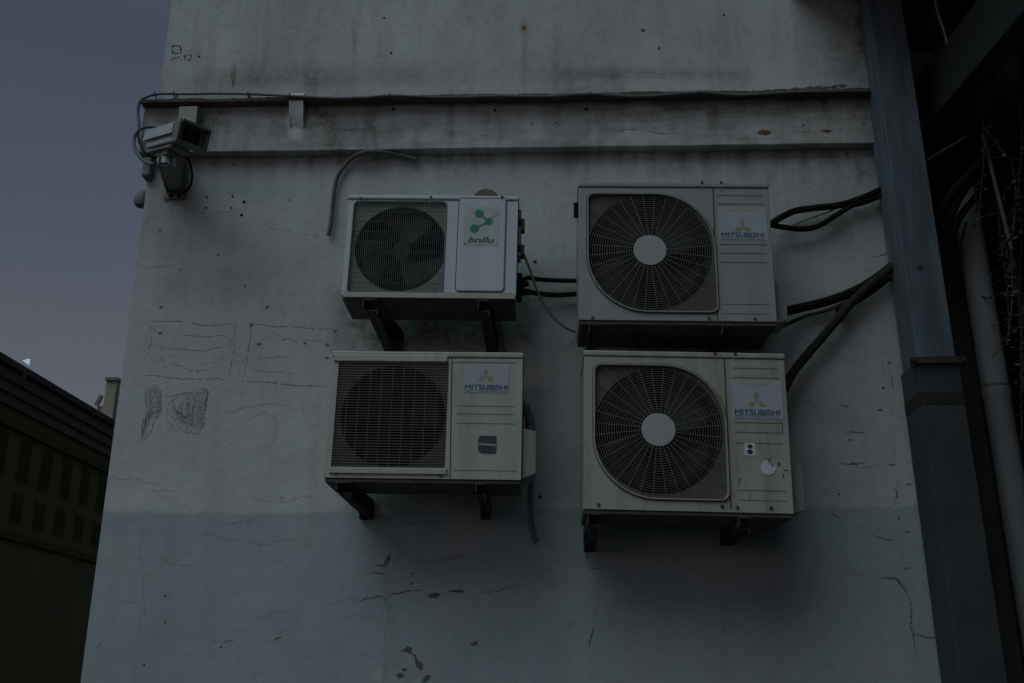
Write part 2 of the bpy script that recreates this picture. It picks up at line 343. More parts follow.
def wear_shade_of(P, zone):
    px, py = proj(P); x = P[:, 0]; z = P[:, 2]
    n1 = fbm(x, z, 3, 1); n2 = fbm(x, z, 14, 9); n3 = fbm(x * 6, z * 0.8, 3, 21); nd = fbm(x * 9, z * 1.2, 2.2, 33)
    D = np.zeros_like(px); Wt = np.zeros_like(px); Ru = np.zeros_like(px); Pa = np.zeros_like(px)
    if zone == 'upper':
        D += 0.36 * gs(px, py, 280, 78, 70, 14) * (0.4 + n2) + 0.34 * gs(px, py, 410, 76, 50, 12) * (0.4 + n2)
        D += 0.20 * sst(.5, .8, nd) + 0.42 * gs(px, py, 650, 74, 95, 7) * (0.2 + 1.2 * n2)
        D += 0.30 * gs(px, py, 300, 10, 30, 60) * n3 + 0.30 * gs(px, py, 354, 40, 3, 22)
        D += 0.75 * sst(780, 870, px) * (0.15 + 1.1 * n2) * (1 - 0.5 * sst(60, 90, py))
        D += 0.22 * sst(0.52, 0.8, n1); D += 0.20 * sst(200, 160, px) * n2
        Wt += 0.35 * gs(px, py, 330, 90, 150, 6) + 0.3 * gs(px, py, 600, 84, 200, 5) + 0.35 * gs(px, py, 760, 78, 30, 16) + 0.25 * gs(px, py, 425, 50, 14, 40) * n3
        Ru += 0.9 * gs(px, py, 234, 76, 2.2, 9) + 0.75 * gs(px, py, 524, 28, 4, 4) + 0.22 * gs(px, py, 524, 60, 2.5, 30) + 0.5 * gs(px, py, 643, 30, 2, 2) + 0.15 * gs(px, py, 300, 3, 25, 10)
        Ru += 0.4 * gs(px, py, 161, 88, 3, 8)
    if zone == 'band':
        D += 0.30 * rect(px, py, 150, 415, 90, 150, 25) * (.35 + .9 * fbm(x * 0.8, z * 5, 9, 91)) + 0.18 * sst(.4, .7, fbm(x * 0.7, z * 6, 8, 95)) + 0.42 * (n2 - 0.35) + 0.20 * sst(0.5, 0.75, n3)
        D += 0.45 * gs(px, py, 330, 120, 28, 18) * n2 * 1.6 + 0.3 * gs(px, py, 700, 110, 160, 10) * n2 * 1.6 + 0.35 * sst(840, 875, px)
        D += 0.42 * sst(107, 99, py) * (.3 + n2) + 0.15 * sst(0.45, 0.7, nd) + .2 * gs(px, py, 190, 120, 40, 20)
        D *= 1 - 0.9 * rect(px, py, 288, 304, 95, 140, 4)
        Wt += 0.75 * rect(px, py, 289, 303, 90, 138, 3) + 0.25 * gs(px, py, 225, 120, 14, 14) + 0.3 * gs(px, py, 640, 137, 60, 4) + 0.25 * gs(px, py, 450, 138, 110, 4)
        Ru += 0.55 * gs(px, py, 764, 132, 7, 2.5) + 0.40 * gs(px, py, 826, 131, 6, 2.2) + 0.18 * n2
    if zone == 'lower':
        D += 0.34 * gs(px, py, 160, 220, 26, 50) * (0.3 + n2) + 0.22 * gs(px, py, 200, 165, 80, 14) + 0.42 * sst(190, 152, py) * sst(.35, .75, nd) + 0.22 * sst(166, 152, py)
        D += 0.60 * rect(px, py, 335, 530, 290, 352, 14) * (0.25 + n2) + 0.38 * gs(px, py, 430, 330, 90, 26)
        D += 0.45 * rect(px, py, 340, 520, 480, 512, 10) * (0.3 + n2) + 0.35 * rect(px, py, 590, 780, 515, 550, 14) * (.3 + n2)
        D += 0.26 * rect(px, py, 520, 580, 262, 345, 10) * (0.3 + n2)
        D += 0.16 * sst(0.6, 0.85, n1); D += 0.15 * nd * sst(480, 150, py); D += 0.20 * sst(600, 900, px)  # last ramp darkens rightwards, painting in more of the light falloff
        D += 0.35 * gs(px, py, 850, 302, 22, 7) + 0.25 * gs(px, py, 825, 335, 16, 28) * n2 * 2
        D += 0.26 * rect(px, py, 530, 588, 345, 505, 12) + 0.5 * gs(px, py, 872, 170, 14, 12) * n2 + 0.5 * gs(px, py, 887, 208, 8, 12)  # first term paints the shade between the left and right units
        Wt += 0.50 * sst(0.6, 0.85, fbm(x * 8, z * 0.9, 2.3, 71)) * gs(px, py, 830, 175, 45, 30) * 1.6
        Wt += 0.20 * gs(px, py, 240, 235, 40, 40) + 0.25 * rect(px, py, 204, 243, 194, 212, 1.5) + 0.2 * gs(px, py, 560, 420, 16, 60)
        Wt += 0.30 * gs(px, py, 120, 500, 30, 10) + 0.5 * gs(px, py, 378, 674, 3, 4)
        edge = np.interp(px, [90, 360, 480, 600, 770, 940], [513, 513, 509, 508, 508, 506.5])
        wob = (fbm(x, z, 26, 55) - 0.5) * 3.0
        Pa = sst(-2.2, 2.2, py - edge + wob * 1.3 + (fbm(x, z, 2.2, 65) - .5) * 5)
        Pa = Pa * (0.93 - 0.28 * sst(0.45, 0.8, n1))
        D *= 1 - 0.35 * Pa
    return np.stack([np.clip(D, 0, 0.95), np.clip(Wt, 0, 1), np.clip(Ru, 0, 1), np.clip(Pa, 0, 1)], 1)

def grid_wall(name, x0f, x1, z0, z1, Y, step, zone, parent, extra, mats, edge_fn=None, yback=9.0):
    """front sheet as a fine grid (slightly wavy plaster) plus the side, top and back of the block"""
    nx = int((x1 - x0f) / step) + 1; nz_ = int((z1 - z0) / step) + 1
    xs = np.linspace(x0f, x1, nx); zs = np.linspace(z0, z1, nz_)
    X, Z = np.meshgrid(xs, zs); zz = Z.copy()
    if edge_fn is not None:
        e = edge_fn(xs)                      # ragged lower edge, blended over the lowest 8 cm
        k = np.clip(1 - (Z - z0) / 0.08, 0, 1); zz = Z + k * e[None, :]
    Yw = Y + 0.006 * (fbm(X.ravel(), zz.ravel(), 1.7, 3).reshape(X.shape) - 0.5)
    P = np.stack([X.ravel(), Yw.ravel(), zz.ravel()], 1).astype(np.float32)
    i = np.arange(nz_ - 1)[:, None] * nx + np.arange(nx - 1)[None, :]; i = i.ravel()
    Fq = np.stack([i, i + 1, i + 1 + nx, i + nx], 1)
    # block behind
    n0 = len(P); low = P[:nx].copy(); 
    back_low = low.copy(); back_low[:, 1] = 0.15 if Y < 0 else Y + 0.15
    V = np.concatenate([P, back_low]); strip = np.stack([np.arange(nx - 1), np.arange(nx - 1) + n0, np.arange(1, nx) + n0, np.arange(1, nx)], 1)
    ex = MB(); 
    for fn in extra: fn(ex)
    if ex.v:                                  # lay the marks on the wavy plaster itself
        ev = np.array(ex.v); wv = Y + 0.006 * (fbm(ev[:, 0], ev[:, 2], 1.7, 3) - 0.5)
        ev[:, 1] = wv - 0.0006 - (Y - ev[:, 1] - 0.0055) * 0.25; ex.v = [tuple(p) for p in ev]
    yb = yback
    zb = z0 + 0.1 if edge_fn is not None else z0
    # left side, right side, top, back
    b = len(ex.v)
    c = [(x0f, Y + .004, zb), (x0f, yb, zb), (x0f, yb, z1), (x0f, Y + .004, z1), (x1, Y + .004, zb), (x1, yb, zb), (x1, yb, z1), (x1, Y + .004, z1)]
    ex.add(c, [(0, 3, 2, 1), (4, 5, 6, 7), (1, 2, 6, 5), (3, 7, 6, 2)], 0)
    ne = len(V); V = np.concatenate([V, np.array(ex.v, dtype=np.float32)])
    me = bpy.data.meshes.new(name)
    tot_q = len(Fq) + len(strip)
    faces_loops = np.concatenate([Fq.ravel(), strip.ravel()]); starts = list(range(0, tot_q * 4, 4)); lt = [4] * tot_q
    el = []; s0 = tot_q * 4; est = []; elt = []
    for f in ex.f: est.append(s0 + len(el)); elt.append(len(f)); el += [k + ne for k in f]
    loops = np.concatenate([faces_loops, np.array(el, dtype=np.int64)]).astype(np.int32)
    me.vertices.add(len(V)); me.vertices.foreach_set('co', V.ravel())
    me.loops.add(len(loops)); me.loops.foreach_set('vertex_index', loops)
    me.polygons.add(tot_q + len(elt)); me.polygons.foreach_set('loop_start', np.array(starts + est, dtype=np.int32))
    me.polygons.foreach_set('loop_total', np.array(lt + elt, dtype=np.int32))
    me.polygons.foreach_set('material_index', np.array([0] * tot_q + ex.m, dtype=np.int32))
    me.update(calc_edges=True); me.validate()
    sm = np.zeros(len(me.polygons), dtype=bool); sm[:len(Fq)] = True; me.polygons.foreach_set('use_smooth', sm)
    a = me.color_attributes.new('wear_shade', 'FLOAT_COLOR', 'POINT')
    wr = np.zeros((len(V), 4), dtype=np.float32); wr[:, 0] = 0.2; wr[:n0 + nx] = wear_shade_of(V[:n0 + nx], zone)
    wr[n0:n0 + nx, 0] = np.clip(wr[n0:n0 + nx, 0] + .45, 0, .95)
    a.data.foreach_set('color', wr.ravel())
    for m in mats: me.materials.append(m)
    o = bpy.data.objects.new(name, me); COL.objects.link(o); o.parent = parent; o.matrix_parent_inverse = Matrix.Translation(-parent.location)
    return o

# thin features that live in the plaster itself: cracks, holes, pencil lines
def jag(pts, it=3, amp=0.12, rnd=random):
    pts = [Vector((p[0], p[1])) for p in pts]
    for _ in range(it):
        q = [pts[0]]
        for a, b in zip(pts, pts[1:]):
            d = b - a; n = Vector((-d.y, d.x)); q.append((a + b) / 2 + n * rnd.uniform(-amp, amp)); q.append(b)
        pts = q
    return pts
def ribbon(mb, pts, wmm, Y, m, it=3, amp=0.12, gap=0.0, taper=True, off=0.0):
    pts = jag(pts, it, amp); n = len(pts); off = off or 0.0065
    P = [at(p.x, p.y, Y) for p in pts]
    for i in range(n - 1):
        if gap and random.random() < gap: continue
        a, b = P[i], P[i + 1]; d = b - a; nn = Vector((-d.z, 0, d.x))
        if nn.length < 1e-7: continue
        nn.normalize()
        def ww(k):
            t = k / (n - 1); s = (math.sin(math.pi * min(max(t, .04), .96)) ** 0.5) if taper else 1
            return wmm * 0.0005 * s * (0.75 + 0.5 * math.sin(k * 2.3 + 1.1))
        w0, w1 = ww(i) * (1.3 if m == 1 else 1), ww(i + 1) * (1.3 if m == 1 else 1)
        vs = [a - nn * w0, b - nn * w1, b + nn * w1, a + nn * w0]
        mb.add([(v.x, Y - off, v.z) for v in vs], [(0, 1, 2, 3)], m)
def hole(mb, px, py, r_mm, Y, m, sq=1.0):
    c = at(px, py, Y); n = 9; rr = [r_mm * .001 * random.uniform(.8, 1.15) for _ in range(n)]
    mb.add([(c.x + rr[k] * math.cos(k * 2 * math.pi / n) * sq, Y - 0.0075, c.z + rr[k] * math.sin(k * 2 * math.pi / n)) for k in range(n)], [tuple(range(n))], m)
def blotch(mb, pts, Y, m):
    pts = [(p.x, p.y) for p in jag(list(pts) + [pts[0]], 2, .16)[:-1]]
    P = [at(p[0], p[1], Y) for p in pts]; mb.add([(v.x, Y - (0.0055 if m == 7 else 0.007), v.z) for v in P], [tuple(range(len(P)))], m)

bld = thing('corner_building', (XL, 0, 0), 'old plastered corner building, off white above blue grey paint, carrying the four air conditioners', 'building')
WM = [M['wall'], M['crack'], M['graph'], M['hole'], M['hair'], M['rust'], M['brick_bare'], mat('smudge', (0.33, 0.34, 0.345), .9, var=.12, scale=30)]

def lower_marks(mb):
    Y = 0
    rb = lambda p, w, m, **k: ribbon(mb, p, w, Y, m, **k)
    # pencilled boxes
    rb([(149, 322), (165, 321), (200, 325), (236, 324)], 3.0, 2, amp=.05, gap=.08)
    rb([(148, 324), (153, 329), (158, 333)], 2.5, 2, amp=.06)
    rb([(236, 324), (234, 350), (229, 382)], 2.6, 2, amp=.04, gap=.1)
    rb([(150, 326), (152, 340), (145, 360), (143, 377)], 2.4, 2, amp=.04, gap=.25)
    rb([(140, 376), (165, 377), (200, 379), (216, 378), (229, 382)], 3.0, 2, amp=.05, gap=.08)
    rb([(177, 334), (200, 336), (222, 335), (235, 341)], 2.6, 2, amp=.06, gap=.08)
    rb([(155, 346), (175, 349), (200, 351), (222, 347), (233, 344)], 2.4, 2, amp=.05, gap=.2)
    rb([(160, 358), (172, 363), (190, 371), (205, 370), (222, 364)], 2.4, 2, amp=.08, gap=.2)
    rb([(186, 363), (222, 362)], 2.0, 2, amp=.05, gap=.45)
    rb([(158, 355), (164, 366), (170, 370)], 2.0, 2, amp=.1)
    rb([(251, 323), (270, 326), (300, 327), (338, 329)], 3.6, 2, amp=.05, gap=.05)
    rb([(251, 323), (249, 345), (246, 365), (242, 381)], 2.8, 2, amp=.04, gap=.08)
    rb([(242, 381), (265, 382), (290, 385), (316, 386), (328, 387)], 3.0, 2, amp=.05, gap=.08)
    rb([(338, 329), (335, 341), (330, 352)], 2.4, 2, amp=.05, gap=.2)
    rb([(252, 359), (270, 358), (288, 356)], 2.6, 2, amp=.06, gap=.1)
    rb([(252, 370), (270, 372), (296, 373)], 2.2, 2, amp=.06, gap=.15)
    rb([(262, 340), (272, 333), (284, 336), (300, 341), (318, 341), (330, 342)], 2.4, 2, amp=.1, gap=.25)
    rb([(282, 340), (286, 339)], 7, 2, it=2)
    for p in ((161, 307), (267, 307), (160, 333), (259, 344), (305, 343), (327, 345), (327, 358), (335, 331), (251, 325)): hole(mb, *p, 6, Y, 2, 1.6)
    # scribbled blot, drawn as many strokes
    A = [(146, 415), (145, 392), (150, 386), (156, 385), (161, 391), (162, 414)]
    for p_, w_ in (([(147, 410), (146, 395), (151, 389), (156, 388), (160, 393), (161, 411), (155, 418)], 15), ([(150, 412), (149, 392), (156, 391), (157, 410)], 14), ([(146, 412), (145, 424), (143, 438)], 14),
                   ([(169, 404), (178, 397), (190, 393), (203, 391), (206, 393), (204, 408), (201, 425), (197, 431)], 13), ([(197, 392), (194, 405), (190, 420), (196, 430)], 18), ([(201, 393), (199, 412), (198, 428)], 18),
                   ([(176, 402), (173, 411), (180, 420), (190, 424)], 12), ([(186, 396), (180, 408), (184, 416)], 12), ([(168, 408), (168, 420), (174, 427), (196, 432)], 7)):
        ribbon(mb, p_, w_, Y, 7, it=4, amp=.07, gap=.10, off=.0056)
    rb(A, 2.2, 2, amp=.05, gap=.25); rb([(146, 412), (145, 425), (141, 440)], 5, 2, amp=.04); rb([(162, 414), (155, 420), (149, 434), (143, 441)], 3, 2, amp=.05)
    for k in range(13):
        x = 146.5 + k * 1.15; rb([(x, 389 + abs(k - 6) * .5), (x + 1.2, 412 - k * .3), (x - 2.5 + (0 if k > 3 else -1), 424 + 8 * (k < 4) - k * .7)], 2.6, 2, amp=.03, gap=.28, it=4)
    for k in range(4): rb([(143 + k, 418), (141.3 + k * .8, 440 - k * 2)], 3, 2, amp=.05, gap=.1)
    B = [(165, 412), (170, 402), (178, 396), (188, 392), (196, 389), (204, 389), (208, 391), (207, 402), (204, 415), (202, 428), (198, 434), (185, 432), (172, 429), (166, 424), (165, 412)]
    rb(B, 2.4, 2, amp=.05, gap=.25); rb([(201, 388), (208, 391), (205, 410)], 6, 2, amp=.04)
    rb([(164, 397), (172, 396), (180, 393)], 3, 2); rb([(164, 393), (190, 392)], 1.8, 2, gap=.3)
    for k in range(13):
        x = 186 + k * 1.5; rb([(x + 1.5, 392), (x, 405), (x - .8, 418), (x + 1, 430)], 2.7, 2, amp=.06, gap=.25, it=4)
    for k in range(10):
        x = 170 + k * 2; rb([(x + 4, 397 + k * .3), (x, 408), (x + 3, 420), (x + 10, 428)], 2.4, 2, amp=.10, gap=.45, it=4)
    for k in range(5): rb([(172 + k, 406 + k), (178 + k * 2, 414 + k), (184 + k, 424 + k * .5)], 3, 2, amp=.1, gap=.3)
    # screwed plate trace and holes
    rb([(200, 194), (242, 193)], 1.6, 4, gap=.3, amp=.03); rb([(201, 211), (241, 211)], 1.6, 4, gap=.4, amp=.03)
    for p in ((206.5, 197), (232.5, 196.5), (206, 208), (231.5, 208)): hole(mb, *p, 6, Y, 3)
    for p in ((244, 202), (241.5, 215), (321, 155.5), (589, 151.5), (535, 262), (208, 155), (250, 155), (540, 497)): hole(mb, *p, 8, Y, 3)
    for p in ((160, 230), (245, 286), (850, 440), (218, 255), (180, 270), (165, 596), (144, 665), (221, 647), (165, 622), (412, 574), (839, 494), (233, 165), (848, 158), (290, 200)): hole(mb, *p, 4.5, Y, 1)
    for p in ((880, 410), (889, 363), (883, 388)): hole(mb, *p, 5, Y, 1, 1.8)
    # hairlines and cracks
    for p in ([(258, 219), (274, 229), (300, 234), (327, 236)], [(192, 530), (215, 536), (232, 539), (240, 539)], [(155, 558), (172, 565), (190, 566), (196, 562)], [(215, 520), (245, 521), (260, 515)],
              [(240, 539), (258, 545), (280, 540), (310, 545)], [(258, 618), (275, 611), (290, 611)], [(205, 645), (215, 641), (219, 643)], [(265, 643), (275, 641), (284, 637)], [(225, 629), (240, 630), (250, 628)],
              [(320, 608), (345, 600), (360, 597)], [(350, 648), (365, 655), (378, 660)], [(395, 618), (375, 618), (345, 610)], [(140, 548), (130, 552)], [(120, 600), (143, 601)],
              [(393, 522), (390, 550), (389, 600), (387, 683)], [(410, 559), (440, 560), (465, 555)], [(480, 592), (500, 589), (530, 588)], [(530, 591), (550, 588), (560, 578)],
              [(595, 565), (580, 560), (570, 550)], [(598, 556), (612, 568), (640, 570)], [(597, 545), (599, 600), (592, 640), (588, 683)], [(612, 580), (618, 610)], 
              [(724, 548), (723, 600), (722, 683)], [(800, 560), (840, 570), (882, 578)], [(800, 548), (835, 555)], [(690, 572), (740, 578), (775, 588), (800, 590)],
              [(893, 440), (896, 480), (898, 510), (902, 540), (904, 570), (905, 600)], [(912, 600), (914, 640), (918, 683)], [(858, 160), (862, 230), (865, 300)], [(780, 200), (772, 240), (765, 262), (778, 270)],
              [(788, 262), (785, 250), (778, 244), (776, 236)], [(885, 330), (890, 400), (893, 440)], [(800, 470), (840, 463), (884, 464)], [(250, 340), (240, 400)],
              [(200, 410), (260, 405), (310, 412)], [(240, 430), (262, 411), (276, 420), (272, 446), (255, 448)], [(120, 260), (150, 268), (190, 263)], [(100, 480), (135, 478), (160, 485)],
              [(250, 497), (280, 502), (300, 497), (330, 500)], [(150, 490), (180, 494)], [(540, 200), (545, 215), (560, 222)], [(800, 300), (812, 330), (806, 345)], [(140, 520), (145, 575), (140, 640)]):
        rb(p, 1.9, 4, amp=.10, gap=.12, it=4)
    for p, wd in (([(395, 524), (412, 524), (430, 522), (455, 518)], 2.8), ([(376, 565), (384, 566), (390, 555)], 6), ([(372, 573), (386, 574)], 4), ([(358, 602), (366, 598), (380, 596), (388, 603)], 3.5),
                 ([(388, 596), (400, 593), (423, 590)], 4), ([(448, 591), (464, 591)], 6), ([(427, 596), (440, 595)], 8), ([(413, 582), (410, 585)], 6), ([(482, 592), (498, 592), (512, 585)], 2.2),
                 ([(438, 555), (452, 560), (466, 553)], 2.4), ([(594, 628), (591, 636), (589, 648)], 5), ([(590, 568), (600, 568)], 3), ([(872, 535), (884, 539), (894, 539)], 3.6),
                 ([(829, 514), (835, 515), (840, 519)], 3.2), ([(882, 578), (890, 578), (897, 579), (904, 588), (909, 597)], 6), ([(909, 597), (911, 615), (913, 634), (914, 650)], 4.5), ([(914, 634), (925, 637), (938, 637)], 4.5),
                 ([(903, 569), (912, 568)], 3.4), ([(895, 488), (896, 500)], 5), ([(898, 516), (899, 520)], 6), ([(904, 532), (910, 531)], 4), ([(850, 463), (858, 465)], 4.5), ([(888, 464), (896, 464)], 4), ([(905, 485), (912, 484)], 4.5),
                 ([(840, 404), (850, 407)], 3.5), ([(841, 462), (856, 464), (866, 461)], 3.4), ([(876, 168), (892, 171)], 3), ([(846, 433), (866, 432)], 3), ([(233, 641), (222, 642)], 2.5),
                 ([(873, 256), (885, 254), (890, 251)], 3), ([(97, 647), (101, 643)], 3), ([(274, 640), (282, 637)], 3.5), ([(888, 372), (893, 390)], 2.6), ([(280, 497), (284, 500)], 2.5)):
        rb(p, wd, 1, amp=.12, it=3)
    # flaked plaster
    for p in ([(400, 651), (407, 646), (413, 648), (411, 653), (416, 655), (423, 664), (421, 671), (416, 667), (415, 658), (408, 653)], [(401, 669), (408, 668), (404, 672)], [(421, 683), (426, 675), (431, 675), (426, 682)],
              [(396, 674), (402, 673), (405, 677), (398, 679)], [(470, 643), (476, 641), (478, 644), (473, 646)], [(428, 595), (440, 594), (436, 599), (430, 598)], [(450, 589), (464, 591), (458, 593)], [(384, 561), (390, 554), (390, 560), (386, 566)],
              [(845, 152), (849, 151), (848, 156), (845, 155)]):
        blotch(mb, p, Y, 6)
def upper_marks(mb):
    Y = -0.085; rb = lambda p, w, m, **k: ribbon(mb, p, w, Y, m, **k)
    rb([(172, 46), (180, 45.5), (181, 53), (172.5, 53), (172, 46)], 5.5, 1, amp=.03, taper=False, it=1)
    rb([(174.5, 50), (179, 49.5)], 2, 2, amp=.05, taper=False, it=1)
    rb([(171.5, 60), (173.5, 56.5), (176, 59), (178.5, 56.5), (181, 60)], 3.4, 1, amp=.03, taper=False, it=1, gap=.0)
    rb([(183.5, 56.5), (185.5, 54.5), (185, 60)], 4, 1, amp=.03, taper=False, it=1)
    rb([(187.5, 55.2), (190, 54.3), (191.5, 56), (190.5, 58), (187.5, 60), (191.5, 60)], 4, 1, amp=.03, taper=False, it=1)
    for p in ((199, 56.5), (659, 48), (724, 15), (391, 53), (384, 18)): hole(mb, *p, 6, Y, 3)
    for p in ((524, 28), (643, 30)): hole(mb, *p, 9, Y, 5)
    for p in ([(230, 70), (234, 90)], ): rb(p, 4, 5, amp=.1)
    for p in ([(352, 20), (354, 55)], [(610, 70), (640, 72), (700, 75), (740, 73)], [(185, 52), (192, 49)]): rb(p, 2.4, 4, amp=.06, gap=.3, it=4)
    # flaking above the joint at the right
    for x in np.linspace(778, 842, 9):
        w = random.uniform(3, 7); h = random.uniform(.8, 2.2); y = 92 - (x - 778) * .1 + random.uniform(-1, 1)
        blotch(mb, [(x - w, y), (x, y - h), (x + w, y - h * .4), (x + w * .6, y + h * .8), (x - w * .4, y + h)], Y, 6)
def band_marks(mb):
    Y = -0.055; rb = lambda p, w, m, **k: ribbon(mb, p, w, Y, m, **k)
    for p in ((393.5, 109.5), (495, 110.5), (586, 109.5), (556, 123), (532, 123.5), (803, 125)): hole(mb, *p, 8 if p[0] in (393.5, 586, 495) else 5, Y, 3)
    for p in ([(567, 112), (567, 121)], [(320, 122), (345, 130), (380, 127)], [(708, 112), (709, 125)], [(745, 118), (752, 128)], [(610, 132), (680, 134)], [(160, 112), (170, 118)]): rb(p, 2.4, 1, amp=.08, gap=.2)
    for i in range(26):
        x = random.uniform(205, 860); y = random.uniform(104, 136); rb([(x, y), (x + random.uniform(4, 18), y + random.uniform(-2, 3))], random.uniform(1.5, 3), 4, amp=.12)
    blotch(mb, [(757, 132), (762, 130), (771, 131), (770, 134), (761, 134.5)], Y, 5); blotch(mb, [(821, 131), (827, 129.5), (832, 131), (826, 133)], Y, 5)

XLu = at(166.5, 40, -0.085).x
def ragged(xs):
    e = 0.004 * (fbm(xs, xs * 0 + 2, 3, 5) - 0.5) * 2 + 0.005 * (fbm(xs, xs * 0 + 5, 30, 15) - 0.5)
    x_a, x_b = at(288, 98, -.085).x, at(305, 98, -.085).x
    
    return e
Z_LO = at(500, 690, 0).z - 0.2
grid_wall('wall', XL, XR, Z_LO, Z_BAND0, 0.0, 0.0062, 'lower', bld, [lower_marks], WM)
b = MB(); b.box(XL, XR, 0.0, 9.0, 0.0, Z_LO); ob = b.build('lower_wall', mat('painted_plaster', (0.27, 0.325, 0.365), 0.85, var=0.1, scale=3, bump=0.004, bscale=30), bld)
grid_wall('moulding', XL - 0.035, XR, Z_BAND0, Z_UP0 + 0.02, -0.055, 0.0065, 'band', bld, [band_marks], WM,
          edge_fn=lambda xs: 0.004 * (fbm(xs, xs * 0, 9, 2) - .5))
grid_wall('upper_wall', XLu, XR, Z_UP0, ZTOP, -0.085, 0.0065, 'upper', bld, [upper_marks], WM, edge_fn=ragged)
# broken plaster lip above the moulding, coloured darker than the wall
lip = MB(); xs = np.linspace(XL - .04, XR, 240)
prof = []
for i, x in enumerate(xs):
    t = 0.010 + 0.010 * fbm(np.array([x]), np.array([1.0]), 6, 44)[0] + 0.004 * random.random()
    prof.append((x, t))
for (xa, ta), (xb, tb) in zip(prof, prof[1:]):
    za = Z_UP0 - 0.006 - .005 * fbm(np.array([xa]), np.array([3.]), 5, 8)[0]; zb = Z_UP0 - 0.006 - .005 * fbm(np.array([xb]), np.array([3.]), 5, 8)[0]
    vs = [(xa, -.098 - ta * .5, za), (xb, -.098 - tb * .5, zb), (xb, -.098 - tb * .5, zb + tb), (xa, -.098 - ta * .5, za + ta), (xa, -.05, za), (xb, -.05, zb), (xb, -.083, zb + tb + .006), (xa, -.083, za + ta + .006)]
    lip.add(vs, [(0, 1, 2, 3), (0, 4, 5, 1), (3, 2, 6, 7)])
xa_, xb_ = at(290, 98, -.09).x, at(304, 98, -.09).x
pt = MB(); n_ = 9; fr = []
for i in range(n_ + 1):
    x = xa_ + (xb_ - xa_) * i / n_; k_ = .006 * random.random(); fr.append([(x, -.080, Z_UP0 + .045 + k_), (x, -.100 - k_ * .3, Z_UP0 + .022), (x, -.102 - k_ * .3, Z_UP0 - .010), (x, -.0645, Z_UP0 - .10 - 5 * k_), (x, -.050, Z_UP0 - .125 - 3 * k_)])
fl = [p for r_ in fr for p in r_]; pt.add(fl, [(i * 5 + j, i * 5 + j + 1, (i + 1) * 5 + j + 1, (i + 1) * 5 + j) for i in range(n_) for j in range(4)] + [(0, 4, 3, 2, 1), (n_ * 5, n_ * 5 + 1, n_ * 5 + 2, n_ * 5 + 3, n_ * 5 + 4)])
pt.build('plaster_patch', mat('patch_plaster', (.54, .55, .54), .9, var=.12, scale=20, bump=.003, bscale=50), bld, smooth=True)
lip.build('plaster_lip', mat('lip_plaster', (0.085, 0.075, 0.055), 0.95, var=0.5, scale=25, dirt=(0.05, 0.045, 0.035), damt=0.7, bump=0.004, bscale=60), bld, merge=True)

# ================================================================== air conditioners
def rrect(x0, x1, z0, z1, rad, n=8):        # rad: (TL, TR, BR, BL)
    pts = []
    for (cx, cz, r, a0) in ((x1 - rad[1], z1 - rad[1], rad[1], 90), (x1 - rad[2], z0 + rad[2], rad[2], 0), (x0 + rad[3], z0 + rad[3], rad[3], -90), (x0 + rad[0], z1 - rad[0], rad[0], -180)):
        for k in range(n + 1):
            a = R(a0 - 90 * k / n); pts.append((cx + r * math.cos(a), cz + r * math.sin(a)))
    return pts
def poly_r(loop, cx, cz, a):                 # distance from centre to loop along angle a
    dx, dz = math.cos(a), math.sin(a); best = 1e9
    for i in range(len(loop)):
        x1, z1 = loop[i - 1][0] - cx, loop[i - 1][1] - cz; x2, z2 = loop[i][0] - cx, loop[i][1] - cz
        ex, ez = x2 - x1, z2 - z1; den = dx * ez - dz * ex
        if abs(den) < 1e-12: continue
        t = (x1 * ez - z1 * ex) / den; s = (x1 * dz - z1 * dx) / den
        if t > 0 and -1e-6 <= s <= 1 + 1e-6: best = min(best, t)
    return best
def ring_between(mb, outer, inner, c, y_o, y_i, m=0, N=160, extra=()):
    angs = sorted(set([round(2 * math.pi * k / N, 5) for k in range(N)] + [round(math.atan2(p[1] - c[1], p[0] - c[0]) % (2 * math.pi), 5) for p in extra]))
    A = []; B = []
    for a in angs:
        ro = outer(a); ri = inner(a)
        A.append((c[0] + ro * math.cos(a), y_o, c[1] + ro * math.sin(a))); B.append((c[0] + ri * math.cos(a), y_i, c[1] + ri * math.sin(a)))
    n = len(angs); mb.add(A + B, [(i, (i + 1) % n, (i + 1) % n + n, i + n) for i in range(n)], m)
    return A, B

def text_part(s, name, mtl, parent, x0, x1, z0, z1, y, shear=0.0, offset=0.0, bold=0.0):
    cu = bpy.data.curves.new(name, 'FONT'); cu.body = s; cu.size = 1; cu.extrude = 0.0; cu.offset = offset; cu.shear = shear
    tmp = bpy.data.objects.new('tmp', cu); COL.objects.link(tmp); dg = bpy.context.evaluated_depsgraph_get(); dg.update()
    me = bpy.data.meshes.new_from_object(tmp.evaluated_get(dg)); bpy.data.objects.remove(tmp)
    vs = np.array([v.co[:] for v in me.vertices]); mn = vs.min(0); mx = vs.max(0)
    for v in me.vertices:
        v.co = (x0 + (v.co.x - mn[0]) / (mx[0] - mn[0]) * (x1 - x0), y, z0 + (v.co.y - mn[1]) / (mx[1] - mn[1]) * (z1 - z0))
    if bold:
        dx = (x1 - x0) * bold; b2 = bmesh.new()
        for k_ in (-1, 0, 1):
            m2 = me.copy()
            for v in m2.vertices: v.co.x += k_ * dx; v.co.y -= k_ * .00012
            b2.from_mesh(m2); bpy.data.meshes.remove(m2)
        b2.to_mesh(me); b2.free()
    me.materials.clear(); me.materials.append(mtl); me.name = name
    o = bpy.data.objects.new(name, me); COL.objects.link(o); o.parent = parent; return o

